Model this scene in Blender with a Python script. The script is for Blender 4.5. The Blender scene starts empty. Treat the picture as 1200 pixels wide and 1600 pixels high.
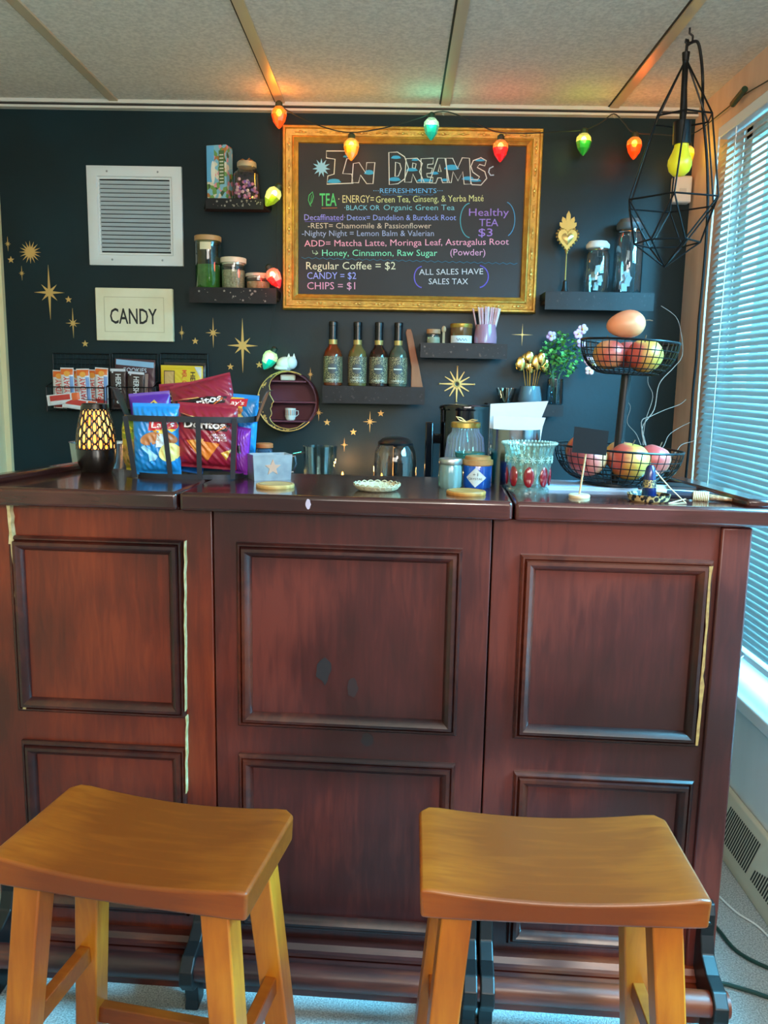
import bpy, bmesh, math, random
from mathutils import Vector, Matrix, Euler
random.seed(7)
PI = math.pi
SC = bpy.context.scene
COL = SC.collection

# ------------------------------------------------------------------ camera
FPX, PITCH, YAW, ROLL, CAMH = 1280.0, math.radians(9.1), math.radians(-0.67), 0.0185, 1.30
_r0 = Vector((math.cos(YAW), -math.sin(YAW), 0))
_f = Vector((math.sin(YAW) * math.cos(PITCH), math.cos(YAW) * math.cos(PITCH), -math.sin(PITCH)))
_u0 = _r0.cross(_f)
_r = _r0 * math.cos(ROLL) + _u0 * math.sin(ROLL)
_u = _u0 * math.cos(ROLL) - _r0 * math.sin(ROLL)
CAM = Vector((0, 0, CAMH))
cam_data = bpy.data.cameras.new('camera')
cam = bpy.data.objects.new('camera', cam_data)
COL.objects.link(cam)
cam.matrix_world = Matrix(((_r.x, _u.x, -_f.x, 0), (_r.y, _u.y, -_f.y, 0), (_r.z, _u.z, -_f.z, CAMH), (0, 0, 0, 1)))
cam_data.sensor_fit = 'VERTICAL'
cam_data.sensor_height = 24.0
cam_data.sensor_width = 18.0
cam_data.lens = FPX / 1600 * 24.0
cam_data.clip_start = 0.02
SC.camera = cam
SC.view_settings.view_transform = 'Standard'
SC.view_settings.look = 'None'
SC.view_settings.gamma = 1.0
SC.view_settings.exposure = 0.0
SC.view_settings.use_curve_mapping = False

# ------------------------------------------------------------------ world and large lights
wd = bpy.data.worlds.new('world'); SC.world = wd; wd.use_nodes = True
nt = wd.node_tree; nt.nodes.clear()
tc = nt.nodes.new('ShaderNodeTexCoord'); sx = nt.nodes.new('ShaderNodeSeparateXYZ')
mr = nt.nodes.new('ShaderNodeMapRange'); mr.inputs[1].default_value = 0.15; mr.inputs[2].default_value = 0.45
mx = nt.nodes.new('ShaderNodeMix'); mx.data_type = 'RGBA'
mx.inputs[6].default_value = (0.38, 0.37, 0.35, 1)      # the rest of the room behind the camera
mx.inputs[7].default_value = (0.34, 1.5, 2.2, 1)      # bright daylight outside the window
bg = nt.nodes.new('ShaderNodeBackground'); bg.inputs[1].default_value = 1.0
wo = nt.nodes.new('ShaderNodeOutputWorld')
nt.links.new(tc.outputs['Generated'], sx.inputs[0]); nt.links.new(sx.outputs[0], mr.inputs[0])
nt.links.new(mr.outputs[0], mx.inputs[0]); nt.links.new(mx.outputs[2], bg.inputs[0]); nt.links.new(bg.outputs[0], wo.inputs[0])

def area(name, loc, target, sx_, sy_, energy, color):
    l = bpy.data.lights.new(name, 'AREA'); l.shape = 'RECTANGLE'; l.size = sx_; l.size_y = sy_
    l.energy = energy; l.color = color
    o = bpy.data.objects.new(name, l); COL.objects.link(o); o.location = loc
    o.rotation_euler = (Vector(target) - Vector(loc)).to_track_quat('-Z', 'Y').to_euler()
    return o
area('window_daylight', (2.3, 0.9, 2.7), (0.95, 2.7, 1.15), 1.6, 1.6, 1700, (0.17, 0.68, 1.0))
area('room_window_light', (0.75, -0.9, 2.0), (0.0, 1.5, 0.4), 0.5, 0.5, 32, (1.0, 0.92, 0.80))
area('ceiling_fill', (0.0, -0.45, 1.65), (0.15, 0.9, 2.6), 1.4, 0.7, 34, (1.0, 0.94, 0.84))  # unseen fill light added behind the bar stools, aimed up to brighten the ceiling

BULB_W = 0.8
# ------------------------------------------------------------------ pixel -> place helpers
def ray(x, y): return _f * FPX + _r * (x - 600) - _u * (y - 800)
def W(x, y, Y):
    d = ray(x, y); return CAM + d * (Y / d.y)
def Zp(x, y, z):
    d = ray(x, y); return CAM + d * ((z - CAMH) / d.z)
def Xp(x, y, X):
    d = ray(x, y); return CAM + d * (X / d.x)
def mpp(p): return (Vector(p) - CAM).dot(_f) / FPX       # metres per pixel at p

# ------------------------------------------------------------------ materials
def lin(c):
    if isinstance(c, str):
        c = [int(c[i:i + 2], 16) / 255 for i in (0, 2, 4)]
    return tuple(x / 12.92 if x <= 0.04045 else ((x + 0.055) / 1.055) ** 2.4 for x in c) + (1,)
_mc = {}
def M(hexc, rough=0.5, metal=0.0, var=0.0, scale=20, stretch=(1, 1, 1), hex2=None, bump=0.0, bscale=None,
      emit=None, es=0.0, coat=0.0, alpha=None, spec=0.5, lo=0.35, hi=0.65, trans=0.0):
    key = (hexc, rough, metal, var, scale, stretch, hex2, bump, bscale, emit, es, coat, spec, lo, hi, trans)
    if key in _mc: return _mc[key]
    m = bpy.data.materials.new('mat_' + hexc); m.use_nodes = True
    n = m.node_tree.nodes; L = m.node_tree.links
    b = n['Principled BSDF']
    b.inputs['Base Color'].default_value = lin(hexc); b.inputs['Roughness'].default_value = rough
    b.inputs['Metallic'].default_value = metal; b.inputs['Coat Weight'].default_value = coat
    b.inputs['Specular IOR Level'].default_value = spec
    b.inputs['Coat Roughness'].default_value = 0.12
    b.inputs['Transmission Weight'].default_value = trans
    if emit:
        b.inputs['Emission Color'].default_value = lin(emit); b.inputs['Emission Strength'].default_value = es
    if hex2 or bump:
        t = n.new('ShaderNodeTexCoord'); mp = n.new('ShaderNodeMapping'); mp.inputs['Scale'].default_value = stretch
        L.new(t.outputs['Object'], mp.inputs[0])
    if hex2:
        nz = n.new('ShaderNodeTexNoise'); nz.inputs['Scale'].default_value = scale; nz.inputs['Detail'].default_value = 5
        L.new(mp.outputs[0], nz.inputs['Vector'])
        rp = n.new('ShaderNodeValToRGB'); rp.color_ramp.elements[0].position = lo; rp.color_ramp.elements[1].position = hi
        rp.color_ramp.elements[0].color = lin(hexc); rp.color_ramp.elements[1].color = lin(hex2)
        L.new(nz.outputs['Fac'], rp.inputs[0]); L.new(rp.outputs[0], b.inputs['Base Color'])
    if bump:
        nb = n.new('ShaderNodeTexNoise'); nb.inputs['Scale'].default_value = bscale or scale; nb.inputs['Detail'].default_value = 4
        L.new(mp.outputs[0], nb.inputs['Vector'])
        bp = n.new('ShaderNodeBump'); bp.inputs['Strength'].default_value = bump; bp.inputs['Distance'].default_value = 0.01
        L.new(nb.outputs['Fac'], bp.inputs['Height']); L.new(bp.outputs[0], b.inputs['Normal'])
    _mc[key] = m
    return m
def GLASS(hexc='EAF4F4', refl=0.9, rough=0.05, body=0.0, bodyhex=None, emit=None, es=0.0, irid=False):
    key = ('g', hexc, refl, rough, body, bodyhex, emit, es, irid)
    if key in _mc: return _mc[key]
    m = bpy.data.materials.new('glass_' + hexc); m.use_nodes = True
    n = m.node_tree.nodes; L = m.node_tree.links; n.clear()
    out = n.new('ShaderNodeOutputMaterial'); tr = n.new('ShaderNodeBsdfTransparent'); tr.inputs[0].default_value = lin(hexc)
    gl = n.new('ShaderNodeBsdfGlossy'); gl.inputs['Roughness'].default_value = rough
    fr = n.new('ShaderNodeLayerWeight'); fr.inputs[0].default_value = 0.25
    mu = n.new('ShaderNodeMath'); mu.operation = 'MULTIPLY_ADD'; mu.inputs[1].default_value = refl * 0.8; mu.inputs[2].default_value = 0.07
    L.new(fr.outputs['Facing'], mu.inputs[0])
    mxs = n.new('ShaderNodeMixShader'); L.new(mu.outputs[0], mxs.inputs[0]); L.new(tr.outputs[0], mxs.inputs[1]); L.new(gl.outputs[0], mxs.inputs[2])
    if irid:
        lw = n.new('ShaderNodeLayerWeight'); lw.inputs[0].default_value = 0.5
        rp = n.new('ShaderNodeValToRGB'); e = rp.color_ramp.elements
        e[0].position = 0; e[0].color = lin('58D8F0'); e[1].position = 1; e[1].color = lin('F0A8C8')
        for p, c in ((0.25, '70F0C0'), (0.5, 'B090F8'), (0.75, 'F8D0B0')):
            k = e.new(p); k.color = lin(c)
        L.new(lw.outputs['Facing'], rp.inputs[0]); L.new(rp.outputs[0], gl.inputs[0])
    last = mxs
    if body > 0:
        df = n.new('ShaderNodeBsdfPrincipled'); df.inputs['Base Color'].default_value = lin(bodyhex or hexc); df.inputs['Roughness'].default_value = 0.15
        if emit:
            df.inputs['Emission Color'].default_value = lin(emit); df.inputs['Emission Strength'].default_value = es
        m2 = n.new('ShaderNodeMixShader'); m2.inputs[0].default_value = body
        L.new(mxs.outputs[0], m2.inputs[1]); L.new(df.outputs[0], m2.inputs[2]); last = m2
    L.new(last.outputs[0], out.inputs[0])
    _mc[key] = m
    return m

# ------------------------------------------------------------------ mesh builder
class MB:
    def __init__(s): s.v, s.f, s.m = [], [], []
    def add(s, vs, fs, m=0, fn=None):
        o = len(s.v)
        s.v += [tuple(fn(Vector(p))) if fn else tuple(p) for p in vs]
        for q in fs: s.f.append([i + o for i in q]); s.m.append(m)
        return s
    def box(s, x0, x1, y0, y1, z0, z1, m=0, fn=None):
        vs = [(x, y, z) for x in (x0, x1) for y in (y0, y1) for z in (z0, z1)]
        return s.add(vs, [(0, 1, 3, 2), (4, 6, 7, 5), (0, 4, 5, 1), (2, 3, 7, 6), (0, 2, 6, 4), (1, 5, 7, 3)], m, fn)
    def hexa(s, bot, top, m=0):
        n = len(bot)
        return s.add(list(bot) + list(top), [list(range(n))[::-1], list(range(n, 2 * n))] + [(i, (i + 1) % n, n + (i + 1) % n, n + i) for i in range(n)], m)
    def lathe(s, prof, n=24, c=(0, 0, 0), m=0, rip=None, fn=None, cap=True):
        vs, fs = [], []
        for r, z in prof:
            for k in range(n):
                a = 2 * PI * k / n; rr = r * (rip(a, z) if rip else 1)
                vs.append((c[0] + rr * math.cos(a), c[1] + rr * math.sin(a), c[2] + z))
        for j in range(len(prof) - 1):
            for k in range(n):
                k2 = (k + 1) % n; fs.append((j * n + k, j * n + k2, (j + 1) * n + k2, (j + 1) * n + k))
        if cap:
            if prof[0][0] > 1e-5: fs.append(tuple(range(n))[::-1])
            if prof[-1][0] > 1e-5: fs.append(tuple((len(prof) - 1) * n + k for k in range(n)))
        return s.add(vs, fs, m, fn)
    def tube(s, path, r, n=6, m=0, closed=False, r1=None):
        P = [Vector(p) for p in path]; N = len(P); vs, fs = [], []
        prev = None
        for i in range(N):
            if closed: t = P[(i + 1) % N] - P[i - 1]
            else: t = P[min(i + 1, N - 1)] - P[max(i - 1, 0)]
            t = t.normalized() if t.length > 1e-9 else Vector((0, 0, 1))
            if prev is None:
                a = Vector((0, 0, 1)) if abs(t.z) < 0.9 else Vector((1, 0, 0)); nx = t.cross(a).normalized()
            else:
                nx = prev - t * prev.dot(t)
                nx = nx.normalized() if nx.length > 1e-6 else t.orthogonal().normalized()
            prev = nx; ny = t.cross(nx)
            rr = r if r1 is None else r + (r1 - r) * i / max(1, N - 1)
            for k in range(n):
                a = 2 * PI * k / n; vs.append(P[i] + nx * rr * math.cos(a) + ny * rr * math.sin(a))
        for i in range(N if closed else N - 1):
            j = (i + 1) % N
            for k in range(n):
                k2 = (k + 1) % n; fs.append((i * n + k, i * n + k2, j * n + k2, j * n + k))
        if not closed: fs += [tuple(range(n))[::-1], tuple((N - 1) * n + k for k in range(n))]
        return s.add(vs, fs, m)
    def prism_xz(s, poly, y0, y1, m=0, fn=None):
        n = len(poly)
        vs = [(x, y0, z) for x, z in poly] + [(x, y1, z) for x, z in poly]
        return s.add(vs, [list(range(n)), list(range(n, 2 * n))[::-1]] + [(i, n + i, n + (i + 1) % n, (i + 1) % n) for i in range(n)], m, fn)
    def prism_xy(s, poly, z0, z1, m=0, fn=None):
        n = len(poly)
        vs = [(x, y, z0) for x, y in poly] + [(x, y, z1) for x, y in poly]
        return s.add(vs, [list(range(n))[::-1], list(range(n, 2 * n))] + [(i, (i + 1) % n, n + (i + 1) % n, n + i) for i in range(n)], m, fn)
    def ball(s, c, r, nu=16, nv=10, m=0, fn=None):
        if not hasattr(r, '__len__'): r = (r, r, r)
        vs = [(c[0], c[1], c[2] - r[2])]; fs = []
        for j in range(1, nv):
            b = -PI / 2 + PI * j / nv
            for k in range(nu):
                a = 2 * PI * k / nu
                vs.append((c[0] + r[0] * math.cos(b) * math.cos(a), c[1] + r[1] * math.cos(b) * math.sin(a), c[2] + r[2] * math.sin(b)))
        vs.append((c[0], c[1], c[2] + r[2])); T = len(vs) - 1
        for k in range(nu):
            k2 = (k + 1) % nu; fs.append((0, 1 + k2, 1 + k)); fs.append((T, T - nu + k, T - nu + k2))
            for j in range(nv - 2): fs.append((1 + j * nu + k, 1 + j * nu + k2, 1 + (j + 1) * nu + k2, 1 + (j + 1) * nu + k))
        return s.add(vs, fs, m, fn)
    def build(s, name, mats, parent=None, smooth=True, bevel=0, loc=None, rot=None, ang=35, seg=2):
        me = bpy.data.meshes.new(name); me.from_pydata([tuple(p) for p in s.v], [], s.f)
        if not isinstance(mats, (list, tuple)): mats = [mats]
        for m in mats: me.materials.append(m)
        me.polygons.foreach_set('material_index', s.m)
        b = bmesh.new(); b.from_mesh(me); bmesh.ops.recalc_face_normals(b, faces=b.faces); b.to_mesh(me); b.free()
        if smooth:
            me.polygons.foreach_set('use_smooth', [True] * len(me.polygons)); me.set_sharp_from_angle(angle=math.radians(ang))
        me.update()
        o = bpy.data.objects.new(name, me); COL.objects.link(o)
        if parent: o.parent = parent
        if loc is not None: o.location = loc
        if rot is not None: o.rotation_euler = rot
        if bevel:
            bm_ = o.modifiers.new('bevel', 'BEVEL'); bm_.width = bevel; bm_.segments = seg; bm_.limit_method = 'ANGLE'; bm_.angle_limit = math.radians(35)
        return o
def thing(name, label, cat, loc=(0, 0, 0), rot=(0, 0, 0), group=None):
    o = bpy.data.objects.new(name, None); COL.objects.link(o); o.empty_display_size = 0.05
    o.location = loc; o.rotation_euler = rot
    o['label'] = label; o['category'] = cat
    if group: o['group'] = group
    return o
def tag(o, label, cat, group=None):
    o['label'] = label; o['category'] = cat
    if group: o['group'] = group
    return o
def struct(o): o['kind'] = 'structure'; return o
def copy_thing(r, loc, label):
    c = r.copy(); COL.objects.link(c); c.location = loc; c['label'] = label
    for ch in list(r.children):
        d = ch.copy(); COL.objects.link(d); d.parent = c
        for g in list(ch.children):
            e = g.copy(); COL.objects.link(e); e.parent = d
    return c

# text -> (verts, faces) in the XZ plane, normalised to x 0..1, z 0..1 of its own bounds (or cap height)
_tc = {}
def text_raw(s, outline=0.0, bold=0.0):
    k = (s, outline, bold)
    if k in _tc: return _tc[k]
    cu = bpy.data.curves.new('t', 'FONT'); cu.body = s; cu.size = 1.0; cu.resolution_u = 2
    if outline: cu.fill_mode = 'NONE'; cu.bevel_depth = outline; cu.bevel_resolution = 0
    elif bold: cu.offset = bold
    ob = bpy.data.objects.new('t', cu); COL.objects.link(ob)
    bpy.context.view_layer.update()
    me = bpy.data.meshes.new_from_object(ob.evaluated_get(bpy.context.evaluated_depsgraph_get()))
    vs = [tuple(v.co) for v in me.vertices]; fs = [tuple(p.vertices) for p in me.polygons]
    bpy.data.objects.remove(ob); bpy.data.curves.remove(cu); bpy.data.meshes.remove(me)
    _tc[k] = (vs, fs); return _tc[k]
def refine(vs, fs, L):
    b = bmesh.new(); bv = [b.verts.new(p) for p in vs]
    for q in fs:
        try: b.faces.new([bv[i] for i in q])
        except ValueError: pass
    bmesh.ops.triangulate(b, faces=b.faces)
    for _ in range(4):
        e = [x for x in b.edges if x.calc_length() > L]
        if not e: break
        bmesh.ops.subdivide_edges(b, edges=e, cuts=1); bmesh.ops.triangulate(b, faces=b.faces)
    b.verts.index_update()
    r = [tuple(v.co) for v in b.verts], [tuple(v.index for v in f.verts) for f in b.faces]
    b.free(); return r
def text_into(mb, s, x0, z0, width, cap, m=0, y=0.0, outline=0.0, bold=0.0, fn=None, rot=0.0, L=None, slant=0.0):
    """text with its left baseline at (x0, z0), total width, capital height; rot turns it in the XZ plane"""
    vs, fs = text_raw(s, outline, bold)
    xs = [v[0] for v in vs]; a, w = min(xs), max(xs) - min(xs)
    ca, sa = math.cos(rot), math.sin(rot); out = []
    for v in vs:
        X = (v[0] - a) / w * width; Zc = v[1] / 0.73 * cap; X += Zc * slant
        out.append((x0 + X * ca - Zc * sa, y - v[2] * cap, z0 + X * sa + Zc * ca))
    if L: out, fs = refine(out, fs, L)
    mb.add(out, fs, m, fn); return mb
def circ(r, n=24, cx=0, cz=0, rz=None):
    return [(cx + r * math.cos(2 * PI * k / n), cz + (rz or r) * math.sin(2 * PI * k / n)) for k in range(n)]
def arc(cx, cz, rx, rz, a0, a1, n=16):
    return [(cx + rx * math.cos(math.radians(a0 + (a1 - a0) * k / n)), cz + rz * math.sin(math.radians(a0 + (a1 - a0) * k / n))) for k in range(n + 1)]
def star_poly(n, R, r, Rz=None, alt=None):
    out = []
    for k in range(2 * n):
        a = PI / 2 + PI * k / n
        q = R if k % 2 == 0 else r
        if alt and k % 4 == 2: q = alt
        x, z = q * math.cos(a), q * math.sin(a)
        if Rz and k % 2 == 0 and abs(math.cos(a)) < 0.1: z = math.copysign(Rz, z)
        out.append((x, z))
    return out

# palette
BLACK = M('0C0D0E', 0.45); BLACKMET = M('15171A', 0.4, 0.6); IRON = M('3A3C42', 0.45, 0.7)
GOLD = M('C8A050', 0.35, 0.8); GOLDP = M('C9A866', 0.5, 0.3)
WHITE = M('E8E8E2', 0.6); CREAM = M('E4DCBC', 0.6); STEEL = M('C4C8CC', 0.22, 1.0)
WOODL = M('C08A50', 0.5, hex2='A87038', scale=18, stretch=(1, 8, 1))
GLS = GLASS(); PAPER = M('DDE6EC', 0.8)
# ================================================================== SETTING
YB, ZC, XL, XR = 3.2, 2.295, -1.52, 1.075
m_wall = M('081E22', 0.42, hex2='0A272D', scale=3, bump=0.04, bscale=60, spec=0.28)
struct(MB().box(XL - 0.1, XR + 0.3, YB, YB + 0.1, -0.05, ZC + 0.1).build('wall_back', m_wall, smooth=False))
m_beige = M('D2B8A4', 0.6, hex2='C8AC98', scale=4, stretch=(1, 6, 1))
m_carpet = M('868C8A', 0.95, hex2='BCC2BE', scale=260, bump=0.6, bscale=300)
struct(MB().box(XL - 0.1, XR + 0.3, -1.0, YB, -0.06, 0.0).build('floor', m_carpet, smooth=False))
m_ceil = M('D6D0C4', 0.85, hex2='BDB8AE', scale=90, bump=0.15, bscale=140)
struct(MB().box(XL - 0.1, XR + 0.3, -1.0, YB, ZC, ZC + 0.06).build('ceiling', m_ceil, smooth=False))
struct(MB().box(XL - 0.1, XL, -1.0, YB, 0, ZC).build('wall_left', M('D8C89A', 0.6), smooth=False))
# right wall: above, beside and below the window
WY0, WY1, WZ0, WZ1 = 0.75, 2.85, 0.45, 2.14
b = MB(); b.box(XR, XR + 0.12, -1.0, YB, WZ1, ZC); b.box(XR, XR + 0.12, WY1 + 0.02, YB, 0, WZ1); b.box(XR, XR + 0.12, -1.0, WY0, 0, WZ1)
struct(b.build('wall_right', m_beige, smooth=False))
struct(MB().box(1.0, XR + 0.12, -1.0, YB, 0, WZ0 - 0.045).build('wall_right_lower', M('EEECE6', 0.6, hex2='E4E2DC', scale=5, stretch=(1, 1, 0.2)), smooth=False))
win = struct(MB().box(XR + 0.085, XR + 0.089, WY0, WY1, WZ0, WZ1).build('window_1', GLASS('F4FBFF', 0.4), smooth=False))
b = MB(); b.box(XR + 0.06, XR + 0.11, WY0, WY1 + 0.02, WZ0 - 0.0, WZ0 + 0.04); b.box(XR + 0.06, XR + 0.11, WY0, WY1 + 0.02, WZ1 - 0.04, WZ1)
b.box(XR + 0.06, XR + 0.11, WY1 - 0.03, WY1 + 0.02, WZ0, WZ1); b.box(XR + 0.06, XR + 0.11, WY0, WY0 + 0.04, WZ0, WZ1)
b.box(XR + 0.06, XR + 0.11, 1.8, 1.85, WZ0, WZ1)
b.build('window_frame', M('C8B8A6', 0.5), win, bevel=0.003)
MB().box(0.975, XR + 0.06, WY0 - 0.05, WY1 + 0.04, WZ0 - 0.045, WZ0 - 0.005).build('window_sill', M('E4E8E6', 0.4), win, bevel=0.006)
# ceiling battens and the batten along the back wall
m_bat = M('CDBB9C', 0.35, 0.3); m_dark = M('2A2622', 0.7)
for i, X in enumerate((-1.05, -0.441, 0.158, 0.768)):
    o = struct(MB().box(X - 0.016, X + 0.016, -1.0, YB - 0.03, ZC - 0.007, ZC, 0).box(X - 0.022, X - 0.016, -1.0, YB - 0.03, ZC - 0.002, ZC, 1)
               .build('trim_%d' % (i + 1), [m_bat, m_dark], smooth=False))
struct(MB().box(XL, XR, YB - 0.03, YB, ZC - 0.03, ZC - 0.022, 0).box(XL, XR, YB - 0.02, YB, ZC - 0.022, ZC - 0.012, 1).box(XL, XR, YB - 0.03, YB, ZC - 0.012, ZC, 0)
       .build('trim_5', [M('D0CCC0', 0.4), m_dark], smooth=False))
struct(MB().box(XL, XL + 0.02, YB - 0.02, YB, 0, ZC - 0.03).build('trim_6', M('D8C89A', 0.5), smooth=False))

# venetian blind
bl = thing('window_blind', 'pale slatted blind over the window at the right edge, lowered to the sill', 'blind', (XR - 0.018, 0, 0))
b = MB(); nsl = 74
for i in range(nsl):
    z = 0.55 + (2.085 - 0.55) * i / (nsl - 1); t = math.radians(53)
    w = 0.0125; pts = []
    for s, c in ((-1, -0.0008), (0, 0.0012), (1, -0.0008)):
        pts.append((s * w * math.cos(t) - c * math.sin(t), z + s * w * math.sin(t) * 1 + c * math.cos(t)))
    lo = [(x, WY0 + 0.06, zz) for x, zz in pts]; hi = [(x, WY1 + 0.008, zz) for x, zz in pts]
    b.add(lo + hi, [(0, 1, 4, 3), (1, 2, 5, 4)], 0)
SLAT = M('D4D2CE', 0.5)
_n = SLAT.node_tree.nodes; _tl = _n.new('ShaderNodeBsdfTranslucent'); _tl.inputs[0].default_value = lin('C8D4D8'); _mx = _n.new('ShaderNodeMixShader'); _mx.inputs[0].default_value = 0.06
SLAT.node_tree.links.new(_n['Principled BSDF'].outputs[0], _mx.inputs[1]); SLAT.node_tree.links.new(_tl.outputs[0], _mx.inputs[2]); SLAT.node_tree.links.new(_mx.outputs[0], _n['Material Output'].inputs[0])
o = b.build('slats', SLAT, bl)
so = o.modifiers.new('solid', 'SOLIDIFY'); so.thickness = 0.0006
MB().box(-0.02, 0.015, WY0 + 0.06, WY1 + 0.008, 2.10, 2.135).build('headrail', M('D8E4EA', 0.4), bl, bevel=0.003)
MB().box(-0.013, 0.013, WY0 + 0.06, WY1 + 0.008, 0.505, 0.525).build('bottom_rail', M('D8E4EA', 0.4), bl, bevel=0.003)
for yy in (2.72, 1.9):
    b = MB()
    for xx in (-0.015, 0.012): b.box(xx - 0.0006, xx + 0.0006, yy - 0.0025, yy + 0.0025, 0.52, 2.10)
    b.build('ladder_tape', M('EAF2F6', 0.6), bl, smooth=False)
MB().tube([(-0.026, 2.83, 2.10), (-0.028, 2.832, 1.6), (-0.027, 2.83, 0.98)], 0.003, 6).build('tilt_wand', M('D8DCDC', 0.2), bl)
b = MB(); pth = [Xp(*p, 1.04) for p in ((1180, 1062), (1172, 1090), (1165, 1120))] + [Xp(*p, 0.965) for p in ((1150, 1180), (1148, 1220), (1152, 1260), (1142, 1300), (1132, 1325))]
pth = [Vector((XR - 0.036, 2.33, 0.52)), Vector((0.972, 2.31, 0.47)), Vector((0.968, 2.34, 0.40)), Vector((0.985, 2.36, 0.30)), Vector((0.985, 2.37, 0.22)), Vector((0.93, 2.36, 0.16)), Vector((0.925, 2.39, 0.08)), Vector((0.92, 2.42, 0.008))]
for p in pth: p.x -= XR - 0.018
b.tube(pth, 0.0018, 6).build('pull_cord', M('E8ECEC', 0.6), bl)

# baseboard register
rg = thing('floor_register', 'cream metal slotted air register along the foot of the right wall', 'register', (0.97, 2.0, 0))
b = MB(); b.prism_xz([(-0.035, 0), (0.029, 0), (0.029, 0.15), (0.012, 0.15), (-0.035, 0.03)], -0.9, 0.55)
b.build('housing', M('CFC8AE', 0.5), rg, bevel=0.003)
b = MB()
for i in range(60):
    y = -0.25 + i * 0.011
    if i % 20 in (0, 19): continue
    d = abs((i % 20) - 9.5) / 9.5
    z0, z1 = 0.045, 0.128
    if (i // 20) % 2 == 0: z1 = z0 + (z1 - z0) * (0.25 + 0.75 * (1 - (i % 20) / 20.0))
    for q in (1,):
        f0 = lambda z: -0.035 + (z - 0.03) * 0.047 / 0.12 - 0.0008
        b.add([(f0(z0), y, z0), (f0(z0), y + 0.006, z0), (f0(z1), y + 0.006, z1), (f0(z1), y, z1)], [(0, 1, 2, 3)])
b.build('slots', M('20241F', 0.8), rg, smooth=False)

# ================================================================== BAR
BZ = 1.075
AB = math.atan(0.0573)
bar = thing('home_bar', 'dark mahogany panelled bar with a glossy top, in front of the black wall', 'bar', (0, 1.574, 0), (0, 0, -AB))
BM = Matrix.Translation((0, 1.574, 0)) @ Matrix.Rotation(-AB, 4, 'Z')
BMi = BM.inverted()
def Bp(x, y, v):             # pixel -> bar-local point on the plane at depth v
    d = BMi.to_3x3() @ ray(x, y); o = BMi @ CAM; t = (v - o.y) / d.y; return o + d * t
def mahog(name, c1, c2, c3, rough, scale, stretch, coat=0.2):
    m = bpy.data.materials.new(name); m.use_nodes = True; n = m.node_tree.nodes; L = m.node_tree.links; bb = n['Principled BSDF']
    t = n.new('ShaderNodeTexCoord'); mp = n.new('ShaderNodeMapping'); mp.inputs['Scale'].default_value = stretch
    L.new(t.outputs['Object'], mp.inputs[0])
    a = n.new('ShaderNodeTexNoise'); a.inputs['Scale'].default_value = scale; a.inputs['Detail'].default_value = 6; a.inputs['Distortion'].default_value = 0.6
    c = n.new('ShaderNodeTexNoise'); c.inputs['Scale'].default_value = 2.6; c.inputs['Detail'].default_value = 2
    L.new(mp.outputs[0], a.inputs['Vector']); L.new(t.outputs['Object'], c.inputs['Vector'])
    ad = n.new('ShaderNodeMath'); ad.operation = 'MULTIPLY_ADD'; ad.inputs[1].default_value = 0.22
    L.new(a.outputs['Fac'], ad.inputs[0]); 
    m2 = n.new('ShaderNodeMath'); m2.operation = 'MULTIPLY'; m2.inputs[1].default_value = 0.78; L.new(c.outputs['Fac'], m2.inputs[0]); L.new(m2.outputs[0], ad.inputs[2])
    r = n.new('ShaderNodeValToRGB'); e = r.color_ramp.elements
    e[0].position = 0.39; e[0].color = lin(c1); e[1].position = 0.61; e[1].color = lin(c3); k = e.new(0.5); k.color = lin(c2)
    L.new(ad.outputs[0], r.inputs[0]); L.new(r.outputs[0], bb.inputs['Base Color'])
    bb.inputs['Roughness'].default_value = rough; bb.inputs['Coat Weight'].default_value = coat; bb.inputs['Coat Roughness'].default_value = 0.25 if coat < 0.4 else 0.08
    return m
MH = mahog('mahogany', '300F0D', '451714', '64271E', 0.34, 14, (6, 6, 0.7))
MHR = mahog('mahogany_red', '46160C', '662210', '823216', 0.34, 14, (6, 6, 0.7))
MHL = mahog('mahogany_rail', '2A0E0C', '4A1A14', '7A3018', 0.38, 14, (0.7, 6, 6))
MHT = mahog('mahogany_top', '2A1210', '3C1A16', '522420', 0.2, 14, (0.7, 6, 6), 0.5)
MHM = mahog('mahogany_moulding', '200C0A', '38140F', '5A2416', 0.3, 14, (3, 3, 3))
for (u0, u1) in ((-0.86, -0.3685), (-0.3655, 0.1935), (0.1965, 0.683)):
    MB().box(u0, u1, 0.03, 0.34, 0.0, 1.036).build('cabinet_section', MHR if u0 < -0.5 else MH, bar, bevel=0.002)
def ring(u0, u1, z0, z1, prof, mb=None, m=0):
    mb = mb or MB(); loops = []
    for ins, v in prof: loops.append([(u0 + ins, v, z0 + ins), (u1 - ins, v, z0 + ins), (u1 - ins, v, z1 - ins), (u0 + ins, v, z1 - ins)])
    vs = [p for l in loops for p in l]; fs = []
    for j in range(len(prof) - 1):
        for k in range(4): fs.append((j * 4 + k, j * 4 + (k + 1) % 4, (j + 1) * 4 + (k + 1) % 4, (j + 1) * 4 + k))
    mb.add(vs, fs, m); return mb
PROF = [(0, 0.031), (0, 0.022), (0.004, 0.017), (0.007, 0.017), (0.009, 0.021), (0.012, 0.012), (0.018, 0.011), (0.024, 0.015), (0.030, 0.024), (0.031, 0.031)]
for (u0, u1, z0, z1) in ((-0.792, -0.428, 0.594, 0.973), (-0.788, -0.430, 0.138, 0.527), (-0.317, 0.137, 0.584, 0.974), (-0.317, 0.137, 0.125, 0.521),
                         (0.252, 0.622, 0.585, 0.967), (0.258, 0.619, 0.123, 0.511)):
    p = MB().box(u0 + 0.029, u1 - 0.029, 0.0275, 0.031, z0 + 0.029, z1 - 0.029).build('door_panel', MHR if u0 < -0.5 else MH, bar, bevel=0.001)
    ring(u0, u1, z0, z1, PROF).build('moulding', MHM, p)
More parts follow.
